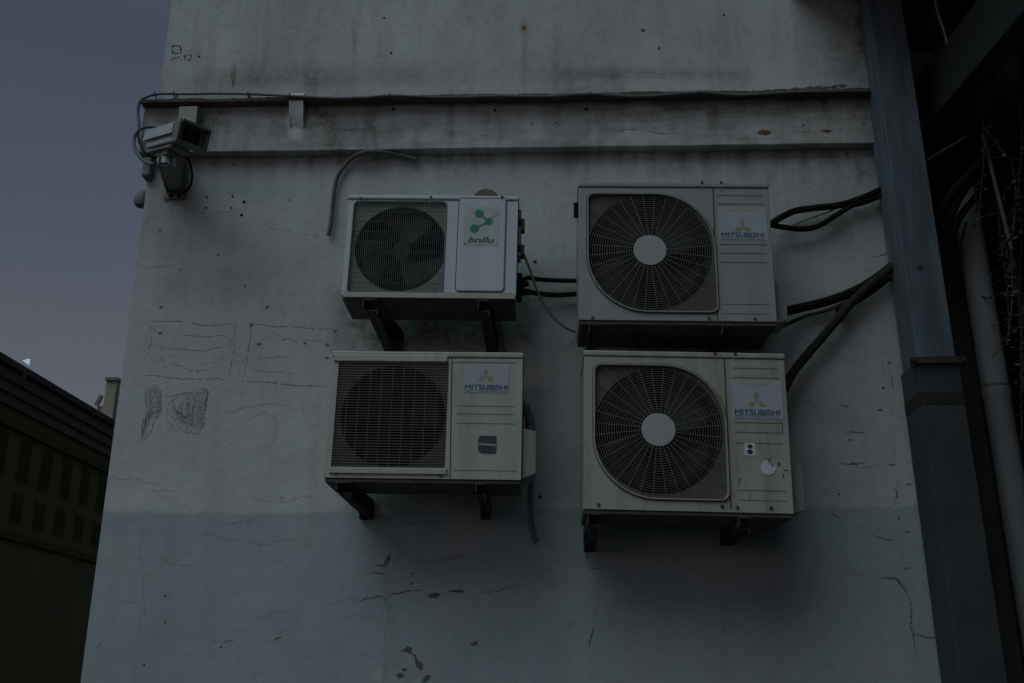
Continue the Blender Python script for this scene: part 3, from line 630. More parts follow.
def ac_unit(pxs, Yf, D, label, kind, casing, shell=0.0):
    """pxs: bottom-left, bottom-right, top-left pixel of the front face. Local frame: x right, y into wall, z up; origin at the base centre."""
    bl = at(*pxs[0], Yf); br = at(*pxs[1], Yf); tl = at(*pxs[2], Yf)
    W = br.x - bl.x; H = tl.z - bl.z; rotY = -math.atan2(br.z - bl.z, br.x - bl.x)
    rt = thing('air_conditioner', ((bl.x + br.x) / 2, Yf + D / 2, (bl.z + br.z) / 2), label, 'air conditioner', (0, rotY, 0), 'air conditioners on the wall')
    rt['W'] = W; rt['H'] = H
    h = D / 2; fy = -h
    inv = rt.matrix_basis if False else None
    RM = Matrix.Rotation(rotY, 3, 'Y').inverted()
    def L(px, py, dy=0.0):      # pixel on the front plane -> local x, z
        p = at(px, py, Yf + dy); q = RM @ (p - rt.location); return q.x, q.z
    return rt, W, H, h, fy, L

def screws(rt, fy, pts, r=0.006):
    for (x, z) in pts:
        m = MB(); m.cyl((x, fy - .004, z), (0, 1, 0), r, .006, 10); m.build('screw', M['screw'], rt)
        q_ = MB(); w_s = r * .55; hh = random.uniform(.012, .035); q_.box(x - w_s, x + w_s * .6, fy - .0003, fy - .0001, z - r - hh, z - r * .6) if z - r - hh > .004 else None
        if q_.v: q_.build('rust_run', M['rust_thin'], rt)

def casing_mesh(rt, W, H, h, fy, hole_loop, c, mtl, lid=0.028, tall_lip=0.0):
    mb = MB(); x0, x1, z0, z1 = -W / 2, W / 2, 0.0, H - lid
    rect_loop = [(x0, z1), (x1, z1), (x1, z0), (x0, z0)]
    outer = lambda a: poly_r(rect_loop, c[0], c[1], a); inner = lambda a: poly_r(hole_loop, c[0], c[1], a)
    A, B = ring_between(mb, outer, inner, c, fy, fy, 0, 200, rect_loop)
    n = len(A)
    mb.add(A + [(p[0], h, p[2]) for p in A], [(i, (i + 1) % n, (i + 1) % n + n, i + n) for i in range(n)] + [tuple(range(n, 2 * n))], 0)
    mb.add(B + [(p[0], fy + .014, p[2]) for p in B], [(i, (i + 1) % n, (i + 1) % n + n, i + n) for i in range(n)], 0)
    o = mb.build('casing', [mtl], rt, merge=True, smooth=True, bevel=0.005, seg=3)
    l = MB(); l.box(x0 - .004, x1 + .004, fy - .005, h + .004, H - lid + .002, H); l.build('lid', mtl, rt, bevel=0.006, seg=3)
    u = MB(); u.box(x0 + .004, x1 - .004, fy + .006, h - .002, -.016, -.001); u.build('base_tray', M['under'], rt, bevel=0.003)
    return o

def fan_behind(rt, hole_loop, c, Rf, fy, blades=3, vis=False, spin=20):
    bm_ = M['blade'] if vis is True else M['blade_dark']; dp = .06 if vis is True else .10
    p = MB(); ring_between(p, lambda a: poly_r(hole_loop, c[0], c[1], a) + .004, lambda a: min(Rf, poly_r(hole_loop, c[0], c[1], a) + .003), c, fy + .0145, fy + .0145, 0, 120, hole_loop[::4]); 
    p.build('fan_shroud', (M['panel_dusty'] if vis is True else M['panel_mid']) if vis else M['panel_dirty'], rt)
    b = MB(); b.lathe((c[0], fy + .0150, c[1]), (0, 1, 0), [(Rf, 0), (Rf * .97, .03), (Rf * .96, .14)], 48)
    # open the front: drop the first cap
    del b.f[-2]; del b.m[-2]
    b.build('fan_housing', M['black'], rt, smooth=True)
    f = MB()
    for k in range(blades):
        a0 = R(spin) + k * 2 * math.pi / blades; n1, n2 = 6, 10; vs = []
        for i in range(n1 + 1):
            r = Rf * (.2 + .74 * i / n1); sw = .35 * (i / n1)
            for j in range(n2 + 1):
                t = j / n2; a = a0 + sw + (t - .5) * (1.35 - .25 * (1 - i / n1))
                vs.append((c[0] + r * math.cos(a), fy + dp + .055 * (t - .5) * (1.2 - .4 * i / n1), c[1] + r * math.sin(a)))
        f.add(vs, [(i * (n2 + 1) + j, i * (n2 + 1) + j + 1, (i + 1) * (n2 + 1) + j + 1, (i + 1) * (n2 + 1) + j) for i in range(n1) for j in range(n2)])
    fo = f.build('fan', bm_, rt, smooth=True); sdf = fo.modifiers.new('thick', 'SOLIDIFY'); sdf.thickness = .003
    hb = MB(); hb.lathe((c[0], fy + dp + .035, c[1]), (0, -1, 0), [(Rf * .24, 0), (Rf * .24, .045), (Rf * .20, .058), (.01, .062)], 32); hb.build('fan_hub', bm_, fo, smooth=True)

def logo(rt, parent, cx, cz, s, y, mtl):
    mb = MB()
    def dia(ax, az, dx, dz):
        # rhombus with one point at the centre, pointing along (dx, dz), 60 degree wide
        px_, pz = -dz, dx; hw = .29
        mb.add([(ax, y, az), (ax + (dx * .5 + px_ * hw) * s, y, az + (dz * .5 + pz * hw) * s), (ax + dx * s, y, az + dz * s), (ax + (dx * .5 - px_ * hw) * s, y, az + (dz * .5 - pz * hw) * s)], [(0, 1, 2, 3)])
    for a in (90, 210, 330): dia(cx, cz, math.cos(R(a)), math.sin(R(a)))
    return mb.build('emblem', mtl, parent)

def sticker_hvac(rt, L, fy, x0, x1, y0, y1, cx, logo_c, logo_s, ty, sy, faint=True):
    a = L(x0, y1); b = L(x1, y0); y = fy - .0015
    m = MB(); m.box(a[0], b[0], y, fy - .0002, a[1], b[1]); st = m.build('sticker', M['sticker'], rt)
    lc = L(cx, logo_c); logo(rt, st, lc[0], lc[1], logo_s, y - .0006, M['yellow_ink'])
    t0 = L(x0 + 2, ty[1]); t1 = L(x1 - 1.5, ty[0]); text_part('MITSUBISHI', 'lettering', M['blue_ink'], st, t0[0], t1[0], t0[1], t1[1], y - .0008, bold=.006)
    t0 = L(x0 + 2, sy[1]); t1 = L(x1 - 1.5, sy[0]); text_part('HEAVY INDUSTRIES, LTD.', 'lettering', M['blue_ink'], st, t0[0], t1[0], t0[1], t1[1], y - .0006, offset=.0)
    if faint:
        q = MB(); c0 = L(x0 + 6, y0 + 3.2); c1 = L(x1 - 8, y0 + 1.2); n = 9
        for k in range(n):
            xa = c0[0] + (c1[0] - c0[0]) * k / n; q.box(xa, xa + (c1[0] - c0[0]) / n * .72, y - .0006, y, c0[1], c1[1])
        q.build('lettering', M['yellow_faint'], st)
    return st
def groove(mb, L, fy, x0, x1, y, th=.0028, m=1):
    a = L(x0, y); b = L(x1, y); mb.box(a[0], b[0], fy - .0012, fy - .0003, (a[1] + b[1]) / 2 - th / 2, (a[1] + b[1]) / 2 + th / 2, m)
def vgroove(mb, L, fy, x, x2, y0, y1, th=.0035):
    a = L(x, y0); b = L(x2, y1); mb.bar((a[0], fy - .0008, a[1]), (b[0], fy - .0008, b[1]), th, .001, up=(0, 1, 0))

# ---- side valve cover
def valve_cover(rt, W, h, zlo, zhi, wid, mtl0, y0=-.11, y1=.04):
    v = MB(); x = W / 2 + .003
    v.add([(x, y0, zlo), (x + wid, y0 + .005, zlo + .02), (x + wid, y1, zlo + .02), (x, y1, zlo), (x, y0, zhi), (x + wid, y0 + .005, zhi - .012), (x + wid, y1, zhi - .012), (x, y1, zhi)],
          [(0, 1, 5, 4), (1, 2, 6, 5), (2, 3, 7, 6), (0, 4, 7, 3), (4, 5, 6, 7), (0, 3, 2, 1)])
    return v.build('valve_cover', M['cover'], rt, bevel=.004)

# ================= upper left: white unit with upright wire grille
UL, W, H, h, fy, L = ac_unit([(341, 295), (516, 297), (341, 195)], -.40, .25,
    'small bluish white air conditioner with upright wire grille and teal dots sticker, upper left', 'a', M['white'])
c = L(400, 247); Rf = (L(446, 247)[0] - c[0])
g0 = L(347, 293); g1 = L(447, 202)
loopg = rrect(g0[0], g1[0], g0[1], g1[1], (.02,) * 4)
casing_mesh(UL, W, H, h, fy, loopg, c, M['white'], lid=.022)
fan_behind(UL, loopg, c, Rf, fy, 3, True, 62)
gm = MB(); gm.tube([(x, fy - .001, z) for x, z in loopg], .003, 6, closed=True)
nW = 46
for k in range(1, nW):
    x = g0[0] + (g1[0] - g0[0]) * k / nW; gm.tube([(x, fy - .003, g0[1]), (x, fy - .003, g1[1])], .0010, 4)
for k in range(1, 9):
    z = g0[1] + (g1[1] - g0[1]) * k / 9; gm.tube([(g0[0], fy + .002, z), (g1[0], fy + .002, z)], .0016, 4, m=1)
gm.build('grille', [M['wire_steel'], M['groove']], UL, smooth=True)
pm = MB(); a = L(456, 291); b2 = L(506, 198); pl = rrect(a[0], b2[0], a[1], b2[1], (.004, .004, .015, .015)); n = len(pl)
pm.add([(x, fy - .005, z) for x, z in pl] + [(x, fy + .001, z) for x, z in pl], [tuple(range(n))] + [(i, (i + 1) % n, (i + 1) % n + n, i + n) for i in range(n)])
pm.build('service_panel', M['white'], UL, bevel=.002)
gr = MB(); gr.tube([(x, fy - .0004, z) for x, z in rrect(a[0] - .004, b2[0] + .004, a[1] - .004, b2[1] + .001, (.004, .004, .018, .018))], .0018, 4, closed=True); gr.build('panel_seam', [M['groove'], M['groove_soft']], UL)
yy = fy - .006
a = L(463.5, 245.5); b2 = L(499.5, 207.5); sm = MB(); sm.box(a[0], b2[0], yy, fy - .0045, a[1], b2[1]); st = sm.build('sticker', M['sticker2'], UL)
em = MB()
C3 = [(479.5, 214.3, 4.6), (488.8, 222.3, 4.1), (474.5, 229.2, 4.7)]; sc_ = abs(L(480, 220)[0] - L(481, 220)[0])
for (px_, py_, r_) in C3:
    q = L(px_, py_); em.add([(q[0] + r_ * sc_ * math.cos(k * math.pi / 12), yy - .0006, q[1] + r_ * sc_ * 1.0 * math.sin(k * math.pi / 12)) for k in range(24)], [tuple(range(24))])
for i, j in ((0, 1), (1, 2)):
    p, q = L(*C3[i][:2]), L(*C3[j][:2]); em.bar((p[0], yy - .0010, p[1]), (q[0], yy - .0010, q[1]), .0075, .0004, up=(0, 1, 0))
em.build('emblem', M['teal_ink'], st)
em = MB(); p, q = L(490, 219), L(498, 214.5); em.bar((p[0], yy - .0006, p[1]), (q[0], yy - .0006, q[1]), .007, .0004, up=(0, 1, 0)); em.build('emblem', mat('grey_ink', (.26, .27, .26), .6), st)
t0 = L(468, 243.2); t1 = L(494.5, 237.6); text_part('bnllu', 'lettering', M['black_ink'], st, t0[0], t1[0], t0[1], t1[1], yy - .0008, shear=.3, bold=.006)
em = MB(); p = L(463.8, 244.6); q = L(466.3, 243.6); em.box(p[0], q[0], yy - .0006, yy - .0002, p[1], q[1]); em.build('lettering', M['black_ink'], st)
screws(UL, fy - .005, [L(360.5, 198.5), L(431, 197.5), L(502, 197)], .005)
for (xa_, xb_, y_, t_) in ((346, 514, 200.2, .004), (343, 515, 292.8, .003)): gr = MB(); groove(gr, L, fy, xa_, xb_, y_, t_); gr.build('panel_seam', [M['groove'], M['groove_soft']], UL)
m = MB(); p = L(343, 297.5); q = L(515, 294.2); m.box(p[0], q[0], fy - .006, fy + .001, p[1], q[1]); m.build('base_rail', M['cream'], UL, bevel=.002)
for (ya, yb_) in ((213, 224), (239, 250)):
    m = MB(); za = L(515, yb_)[1]; zb_ = L(515, ya)[1]; m.box(W / 2, W / 2 + .028, fy + .05, fy + .10, za, zb_); m.box(W / 2, W / 2 + .016, fy + .04, fy + .05, za + .005, zb_ - .004); m.build('valve', M['screw'], UL, bevel=.004)
m = MB(); za = L(515, 237)[1]; zb_ = L(515, 225)[1]; m.box(W / 2, W / 2 + .014, fy + .04, fy + .12, L(515, 252)[1], L(515, 205)[1]); m.build('side_plate', M['cable_pale'], UL, bevel=.003)
m = MB(); za = L(515, 293)[1]; zb_ = L(515, 268)[1]; m.box(W / 2, W / 2 + .022, fy + .05, fy + .11, za, zb_); m.cyl((W / 2 + .02, fy + .07, za + .03), (1, 0, .1), .014, .035, 10); m.cyl((W / 2 + .02, fy + .09, za + .075), (1, 0, .1), .012, .03, 10); m.build('valve', M['cable_dark'], UL, bevel=.003)

# ================= lower left: louvred unit
LL, W, H, h, fy, L = ac_unit([(323.5, 477.5), (521, 480), (328, 351)], -.40, .25,
    'cream air conditioner with square horizontal louvre grille and small dark plate, lower left', 'b', M['cream'])
c = L(392.5, 415); Rf = L(445, 415)[0] - c[0]
g0 = L(330.5, 471); g1 = L(449, 361)
loopg = rrect(g0[0], g1[0], g0[1], g1[1], (.008,) * 4)
casing_mesh(LL, W, H, h, fy, loopg, c, M['cream'], lid=.026)
fan_behind(LL, loopg, c, Rf, fy, 3, 'mid', 10)
gm = MB(); nL = 41
for k in range(1, nL):
    z = g0[1] + (g1[1] - g0[1]) * k / nL; gm.box(g0[0] + .001, g1[0] - .001, fy - .003, fy + .003, z - .0010, z + .0010)
for k in range(1, 10):
    x = g0[0] + (g1[0] - g0[0]) * k / 10; gm.tube([(x, fy + .001, g0[1]), (x, fy + .001, g1[1])], .0015, 4)
gm.build('grille', M['wire_light'], LL)
m = MB(); p = L(334, 361.5); q = L(448, 356); m.box(p[0], q[0], fy - .008, fy + .002, p[1], q[1]); m.build('grille_rail', M['cream'], LL, bevel=.003)
m = MB(); p = L(329, 473.5); q = L(447, 468.5); m.box(p[0], q[0], fy - .009, fy + .002, p[1], q[1]); m.build('grille_rail', M['cream'], LL, bevel=.003)
gr = MB(); vgroove(gr, L, fy, 452, 450, 356, 478, .004)
for y_ in (406, 414, 423.5): groove(gr, L, fy, 457, 515, y_, .002)
groove(gr, L, fy, 453, 517, 470.5, .002); groove(gr, L, fy, 453, 516, 362.5, .0025)
gr.build('panel_seam', [M['groove'], M['groove_soft']], LL)
sticker_hvac(LL, L, fy, 463, 509, 364, 392.5, 486, 376.5, .036, (385, 389.3), (390.2, 391.9), False)
q0 = L(478, 453); q1 = L(496.5, 436); m = MB(); pl = rrect(q0[0], q1[0], q0[1], q1[1], (.012, .006, .004, .016), 3); n = len(pl)
m.add([(x, fy - .003, z) for x, z in pl] + [(x, fy + .0, z) for x, z in pl], [tuple(range(n))] + [(i, (i + 1) % n, (i + 1) % n + n, i + n) for i in range(n)]); npl = m.build('name_plate', M['plate'], LL)
m = MB(); a = L(479, 444.2); b2 = L(496, 445.4); m.bar((a[0], fy - .0036, a[1]), (b2[0], fy - .0036, b2[1]), .006, .0008, up=(0, 1, 0)); m.build('stripe', M['sticker'], npl)
screws(LL, fy, [L(336.5, 473.2), L(440.5, 475.3)], .007)
valve_cover(LL, W, h, L(521, 478)[1], L(521, 427)[1], .055, M['cream2'])
m = MB(); m.tube(smooth_path([(W / 2 + .02, .03, L(521, 428)[1]), (W / 2 + .035, .05, L(521, 415)[1]), (W / 2 + .01, .09, L(521, 395)[1]), (W / 2 - .02, .13, L(521, 385)[1])]), .018, 10); m.build('refrigerant_pipe', M['hose'], LL, smooth=True)

# ================= right units: leaf shaped guard
def leaf_unit(name_label, pxs, hub, box, seam, D, mtl, sp, lsp):
    rt, W, H, h, fy, L = ac_unit(pxs, -.40, D, name_label, 'c', mtl)
    c = L(*hub); g0 = L(box[0], box[3]); g1 = L(box[1], box[2])
    a = (g1[0] - g0[0]); Rl = a * .47
    loopg = rrect(g0[0], g1[0], g0[1], g1[1], (.028, Rl, .028, Rl), 16)
    casing_mesh(rt, W, H, h, fy, loopg, c, mtl, lid=.026)
    Rf = a / 2 * 1.0
    fan_behind(rt, loopg, c, Rf * 1.0, fy, 4, False, 33)
    lp = MB(); grow = .0075
    ol = rrect(g0[0] - grow, g1[0] + grow, g0[1] - grow, g1[1] + grow, (.034, Rl + grow, .034, Rl + grow), 16)
    il = rrect(g0[0] - .001, g1[0] + .001, g0[1] - .001, g1[1] + .001, (.028, Rl, .028, Rl), 16); n = len(ol)
    lp.add([(x, fy + .0, z) for x, z in ol] + [(x, fy - .010, z) for x, z in [( (o[0] * .7 + i[0] * .3), (o[1] * .7 + i[1] * .3)) for o, i in zip(ol, il)]] + [(x, fy - .010, z) for x, z in il] + [(x, fy + .002, z) for x, z in il],
           [(k * n + i, k * n + (i + 1) % n, (k + 1) * n + (i + 1) % n, (k + 1) * n + i) for k in range(3) for i in range(n)])
    lp.build('guard_frame', mtl, rt, smooth=True)
    sh = MB(); sh.tube([(x, fy - .0005, z) for x, z in rrect(g0[0] - grow - .002, g1[0] + grow + .002, g0[1] - grow - .002, g1[1] + grow + .002, (.036, Rl + grow, .036, Rl + grow), 16)], .0017, 4, closed=True); sh.build('frame_seam', M['groove'], rt)
    gm = MB(); rr = Rf * .30
    while rr < Rf * 1.42:
        pts = []
        for k in range(97):
            an = 2 * math.pi * k / 96; ok = poly_r(loopg, c[0], c[1], an) > rr + .0005
            if ok: pts.append((c[0] + rr * math.cos(an), fy - .003 + .006 * (rr / Rf) ** 2, c[1] + rr * math.sin(an)))
            else:
                if len(pts) > 1: gm.tube(pts, .0013, 4, cap=False)
                pts = []
        if len(pts) > 1: gm.tube(pts, .0013, 4, cap=False)
        rr += Rf * .0385
    for k in range(32):
        an = 2 * math.pi * (k + .5) / 32; q = poly_r(loopg, c[0], c[1], an) - .001
        gm.tube([(c[0] + Rf * .27 * math.cos(an - .05), fy - .005, c[1] + Rf * .27 * math.sin(an - .05)), (c[0] + q * math.cos(an), fy + .001, c[1] + q * math.sin(an))], .0014, 4)
    gm.build('grille', M['wire'], rt)
    hb = MB(); hb.lathe((c[0], fy + .001, c[1]), (0, -1, 0), [(Rf * .265, 0), (Rf * .265, .005), (Rf * .255, .0075)], 48); hb.build('hub_cap', M['hubc'], rt, smooth=True)
    gr = MB(); vgroove(gr, L, fy, seam[0], seam[1], pxs[2][1] + 6, pxs[0][1], .005)
    return rt, W, H, h, fy, L, gr

UR, W, H, h, fy, L, gr = leaf_unit('pale grey air conditioner with round radial fan guard and clean side panel, upper right', [(579, 320), (777.5, 322), (579, 182)], (650, 250.5), (589, 711.5, 195.5, 310.5), (713, 717.5), .30, M['cream3'], None, None)
for y_, x0, x1 in ((195.5, 718, 763), (204, 718, 764), (244.5, 720, 766), (253.2, 720, 766), (262.3, 720, 767)): groove(gr, L, fy, x0, x1, y_, .0035)
groove(gr, L, fy, 722, 769, 304.2, .0025); groove(gr, L, fy, 723, 770, 313.8, .002)
gr.build('panel_seam', [M['groove'], M['groove_soft']], UR)
sticker_hvac(UR, L, fy, 719.5, 765.5, 207.5, 239.5, 742.5, 227, .040, (232.8, 236.8), (237.6, 239.0))
screws(UR, fy - .003, [L(702, 183), L(721, 183)], .006); screws(UR, fy, [L(592.5, 317.5), L(709, 318.5), L(755, 319)], .006)
valve_cover(UR, W, h, .006, L(779, 278)[1], .052, M['cream2'])

LR, W, H, h, fy, L, gr = leaf_unit('grimy cream air conditioner with round radial fan guard and torn round sticker, lower right', [(583.5, 509), (794, 514), (583.5, 350)], (658.5, 430), (595, 722.5, 367.5, 496.5), (724, 731), .31, M['cream2'], None, None)
for y_, x0, x1 in ((368.3, 732, 778), (377.8, 732, 779), (422.8, 734, 782), (432.5, 735, 782.5), (443.2, 735, 783)): groove(gr, L, fy, x0, x1, y_, .003)
groove(gr, L, fy, 737, 786, 490.5, .0028); groove(gr, L, fy, 738, 787, 500.5, .002); vgroove(gr, L, fy, 782, 782.5, 422.8, 432.5, .0025); vgroove(gr, L, fy, 750, 750, 490.5, 500.5, .002)
gr.build('panel_seam', [M['groove'], M['groove_soft']], LR)
sticker_hvac(LR, L, fy, 733, 781, 381, 418, 756.5, 401.5, .040, (410, 414.6), (415.4, 417.2))
a = L(745, 455.5); b2 = L(755, 443); m = MB(); m.box(a[0], b2[0], fy - .0016, fy - .0002, a[1], b2[1]); st = m.build('label_tag', M['white_pl'], LR)
m = MB()
for (px_, py_, r_) in ((749.8, 446.6, 2.4), (749.8, 451.9, 2.7)):
    q = L(px_, py_); s_ = sc_ * r_; m.add([(q[0] + s_ * math.cos(k * math.pi / 8), fy - .0021, q[1] + s_ * .85 * math.sin(k * math.pi / 8)) for k in range(16)], [tuple(range(16))])
m.build('symbol', M['plate'], st)
m = MB(); q = L(768, 467.5); s_ = sc_ * 7; pts = []
for k in range(28):
    an = k * 2 * math.pi / 28; r_ = s_ * (1 if not (.15 < (an / math.pi) < .48) else .45) * random.uniform(.95, 1.04); pts.append((q[0] + r_ * math.cos(an), fy - .0016, q[1] + r_ * math.sin(an)))
m.add(pts, [tuple(range(28))]); m.build('torn_sticker', M['white_pl'], LR)
m = MB()
for (px_, py_, r_) in ((778.8, 464.0, .0055), (772.6, 465.8, .004)): 
    q = L(px_, py_); m.add([(q[0] + r_ * math.cos(k * math.pi / 5), fy - .0022, q[1] + r_ * math.sin(k * math.pi / 5)) for k in range(10)], [tuple(range(10))])
m.build('rust_spot', M['crack'], LR)
for a_, b_ in (((784, 470), (788, 470.5)), ((783.5, 474), (783, 478)), ((740, 478), (739, 484)), ((765, 461), (771, 459.5))):
    p, q = L(*a_), L(*b_); m = MB(); m.bar((p[0], fy - .0006, p[1]), (q[0], fy - .0006, q[1]), .004, .0008, up=(0, 1, 0)); m.build('paint_scratch', M['groove'], LR)
screws(LR, fy - .003, [L(715, 354), L(735, 354.5)], .007); screws(LR, fy, [L(598.5, 504.7), L(722, 506.5), L(737.5, 507.7), L(771, 508)], .007)
valve_cover(LR, W, h, .004, L(794, 458)[1], .056, M['cream2'])
bpy.context.view_layer.update()

# ================================================================== wall brackets
def bracket(px, py, rt, ybot, wid, mtl, label, strut=True, fwd=.015, skew=0.0):
    p = at(px, py, -.40); b = rt.location.z + rt.rotation_euler[1] * -(p.x - rt.location.x)
    z = b - .018; drop = z - at(px, ybot, 0).z
    t = thing('wall_bracket', (p.x, 0, z - drop), label, 'bracket', group='brackets under the air conditioners')
    t.location.x += skew; t.rotation_euler[2] = -math.atan2(skew, .40)
    L_ = .40 + fwd
    a = MB(); a.box(-wid / 2, wid / 2, -L_, -.004, drop - .006, drop); a.box(-wid / 2, -wid / 2 + .006, -L_, -.004, drop - .035, drop - .0062); a.build('arm', mtl, t, bevel=.0015)
    a = MB(); a.box(-wid / 2, wid / 2, -.009, -.002, -.02, drop - .007); a.box(-wid / 2, -wid / 2 + .006, -.04, -.0092, -.02, drop - .037); a.build('wall_leg', mtl, t, bevel=.0015)
    if strut:
        a = MB(); a.bar((0, -L_ + .03, drop - .04), (0, -.03, .0), wid * .8, .008, up=(0, 0, 1)); a.bar((wid * .4, -L_ + .03, drop - .045), (wid * .4, -.03, -.005), .006, .03, up=(0, 0, 1)); a.build('strut', mtl, t, bevel=.0015)
    for zz in (drop * .25, drop * .7):
        a = MB(); a.cyl((wid * .12, -.0095, zz), (0, -1, 0), .009, .008, 6); a.build('bolt', M['screw'], t)
    return t
bracket(371, 295, UL, 362, .060, M['bracket_black'], 'black steel bracket under the left end of the small white air conditioner', skew=.055)
bracket(484, 295, UL, 362, .048, M['bracket_black'], 'black steel bracket under the right end of the small white air conditioner', skew=.02)
bracket(344, 479, LL, 515, .055, M['bracket'], 'rusty steel bracket under the left end of the louvred air conditioner', skew=.03)
bracket(481, 480, LL, 515, .042, M['bracket'], 'rusty steel bracket under the right end of the louvred air conditioner')
bracket(594, 322, UR, 347, .045, M['bracket'], 'dark bracket under the left end of the upper right air conditioner', strut=False, fwd=0)
bracket(727, 323, UR, 347, .045, M['bracket'], 'dark bracket under the right end of the upper right air conditioner', strut=False, fwd=.005)
bracket(594, 511, LR, 547, .050, M['bracket'], 'rusty bracket under the left end of the grimy lower right air conditioner')
bracket(744, 514, LR, 541, .050, M['bracket'], 'rusty bracket under the right end of the grimy lower right air conditioner')

# ================================================================== cables and hoses
def cable(name, pts, r, mtl, label, cat='cable', n=10, group=None, k=8):
    P = smooth_path([at(p[0], p[1], p[2]) for p in pts], k)
    m = MB(); m.tube(P, r, n); return tag(m.build(name, mtl, None, smooth=True), label, cat, group)
cable('cable', [(148, 156, -.03), (143, 150, -.06), (138.5, 138, -.075), (139, 125, -.08), (138, 112, -.08), (140, 102, -.09), (146, 97.5, -.11), (158, 94, -.115), (185, 94, -.112), (215, 93.5, -.110), (248, 94, -.112), (290, 96, -.113), (330, 98, -.113), (365, 97.5, -.113), (390, 95.5, -.114), (430, 97, -.113),
     (470, 97, -.113), (500, 96, -.113), (545, 96.5, -.113), (590, 94, -.114), (640, 96.5, -.113), (700, 92.5, -.114), (740, 95, -.113), (800, 92, -.113), (868, 91, -.112)], .0065, M['cable_grey'],
     'long grey cable clipped along the top of the moulding and dropping round the corner')
for i, x in enumerate((155, 174, 248, 290, 390, 590, 700)):
    p = at(x, {155: 94.5, 174: 94, 248: 94, 290: 96, 390: 95.5, 590: 94, 700: 92.5}[x], -.113); m = MB(); m.tube([p + Vector((0, .024, -.009)), p + Vector((0, -.008, -.008)), p + Vector((0, -.010, .006)), p + Vector((0, .024, .009))], .003, 6)
    m.cyl(p + Vector((0, .024, .013)), (0, -1, 0), .005, .006, 8)
    tag(m.build('cable_clip', M['screw'], None), 'small dark clip holding the grey cable on top of the moulding', 'clip', 'clips along the grey cable')
cable('hose', [(328.5, 235, -.02), (331, 222, -.02), (333, 200, -.02), (337, 178, -.022), (347, 163, -.024), (358, 154.5, -.05), (370, 151.5, -.06), (390, 153, -.04), (406, 156.5, -.03), (416, 159.5, -.03)], .0095, M['hose'],
      'short cut grey hose hooked on the wall above the small white air conditioner', 'hose', 12)
cable('cable', [(519, 238, -.29), (523, 252, -.27), (530, 270, -.24), (537, 290, -.20), (546, 308, -.15), (557, 321, -.10), (568, 329, -.05), (577, 331.5, -.02), (592, 333, -.02)], .0052, M['cable_pale'],
      'thin cream cable sagging from the small white air conditioner towards the upper right one')
cable('refrigerant_pipe', [(519, 282, -.22), (528, 278, -.12), (540, 279.5, -.05), (560, 280.5, -.04), (590, 281, -.04)], .0105, M['cable_dark'], 'upper of two black insulated pipes between the white and the upper right air conditioner', 'pipe', group='insulated pipes')
cable('refrigerant_pipe', [(519, 288, -.22), (526, 291, -.12), (538, 293.5, -.05), (555, 295, -.04), (575, 294, -.04), (595, 292, -.04)], .0115, M['cable_dark'], 'lower of two black insulated pipes between the white and the upper right air conditioner', 'pipe', group='insulated pipes')
cable('refrigerant_pipe', [(768, 226, -.12), (780, 218, -.07), (795, 211, -.05), (815, 208, -.05), (840, 205, -.05), (862, 198, -.05), (880, 190, -.05), (905, 178, -.045), (930, 162, -.02), (960, 142, .0), (985, 126, .1)], .0155, M['cable_dark'], 'arched upper black pipe running from the upper right air conditioner behind the metal duct', 'pipe', group='insulated pipes')
cable('refrigerant_pipe', [(768, 224, -.10), (782, 227, -.07), (802, 229, -.055), (818, 226, -.05), (835, 216, -.05), (855, 204, -.05), (870, 200, -.05), (884, 194, -.05), (910, 182, -.045), (935, 167, -.02), (965, 150, .03)], .013, M['cable_dark'], 'sagging second black pipe running from the upper right air conditioner behind the metal duct', 'pipe', group='insulated pipes')
cable('cable', [(793, 225, -.02), (808, 219, -.03), (826, 213, -.03), (843, 205, -.035), (860, 199, -.04)], .0035, M['cable_pale'], 'thin pale wire between the two black pipes beside the metal duct')
cable('cable', [(925, 161, -.06), (940, 152, -.06), (952, 145, -.06), (966, 136.5, -.05)], .0040, M['cable_pale'], 'pale wire rising to the right behind the metal duct into the dark recess')
cable('refrigerant_pipe', [(770, 322, -.20), (785, 312, -.12), (800, 308, -.06), (825, 302, -.05), (850, 293, -.05), (872, 281, -.05), (892, 266, -.05), (912, 252, -.04)], .021, M['cable_dark'], 'thick black pipe sweeping up from beside the upper right air conditioner to the metal duct', 'pipe', group='insulated pipes')
cable('refrigerant_pipe', [(775, 330, -.12), (790, 323, -.06), (806, 316, -.04), (828, 310, -.04), (850, 300, -.05), (876, 285, -.06), (894, 273, -.06), (912, 262, -.05)], .0085, mat('brown_tape', (.07, .06, .045), .8, var=.4, scale=30), 'thin brown taped pipe just below the thick black sweeping pipe', 'pipe', group='insulated pipes')
cable('refrigerant_pipe', [(772, 404, -.20), (781, 393, -.16), (792, 374, -.09), (805, 357, -.07), (820, 340, -.07), (836, 321, -.07), (851, 303, -.07), (868, 287, -.07), (888, 270, -.07), (905, 257, -.06)], .019, mat('wrapped_pipe', (.011, .010, .009), .95, var=.5, scale=25, dirt=(.07, .06, .045), damt=.3), 'thick wrapped pipe climbing diagonally from the lower right air conditioner to the metal duct', 'pipe', group='insulated pipes')
cable('refrigerant_pipe', [(838, 312, -.04), (852, 303, -.04), (868, 293, -.045), (884, 281, -.045), (900, 268, -.04), (912, 258, -.04)], .017, M['cable_dark'], 'short black pipe joining the diagonal pipes just left of the metal duct', 'pipe', group='insulated pipes')
cable('refrigerant_pipe', [(852, 205, -.03), (864, 202, -.035), (876, 197, -.035), (888, 190, -.035), (905, 181, -.03)], .014, M['cable_dark'], 'short black pipe end tucked under the two arched pipes beside the metal duct', 'pipe', group='insulated pipes')
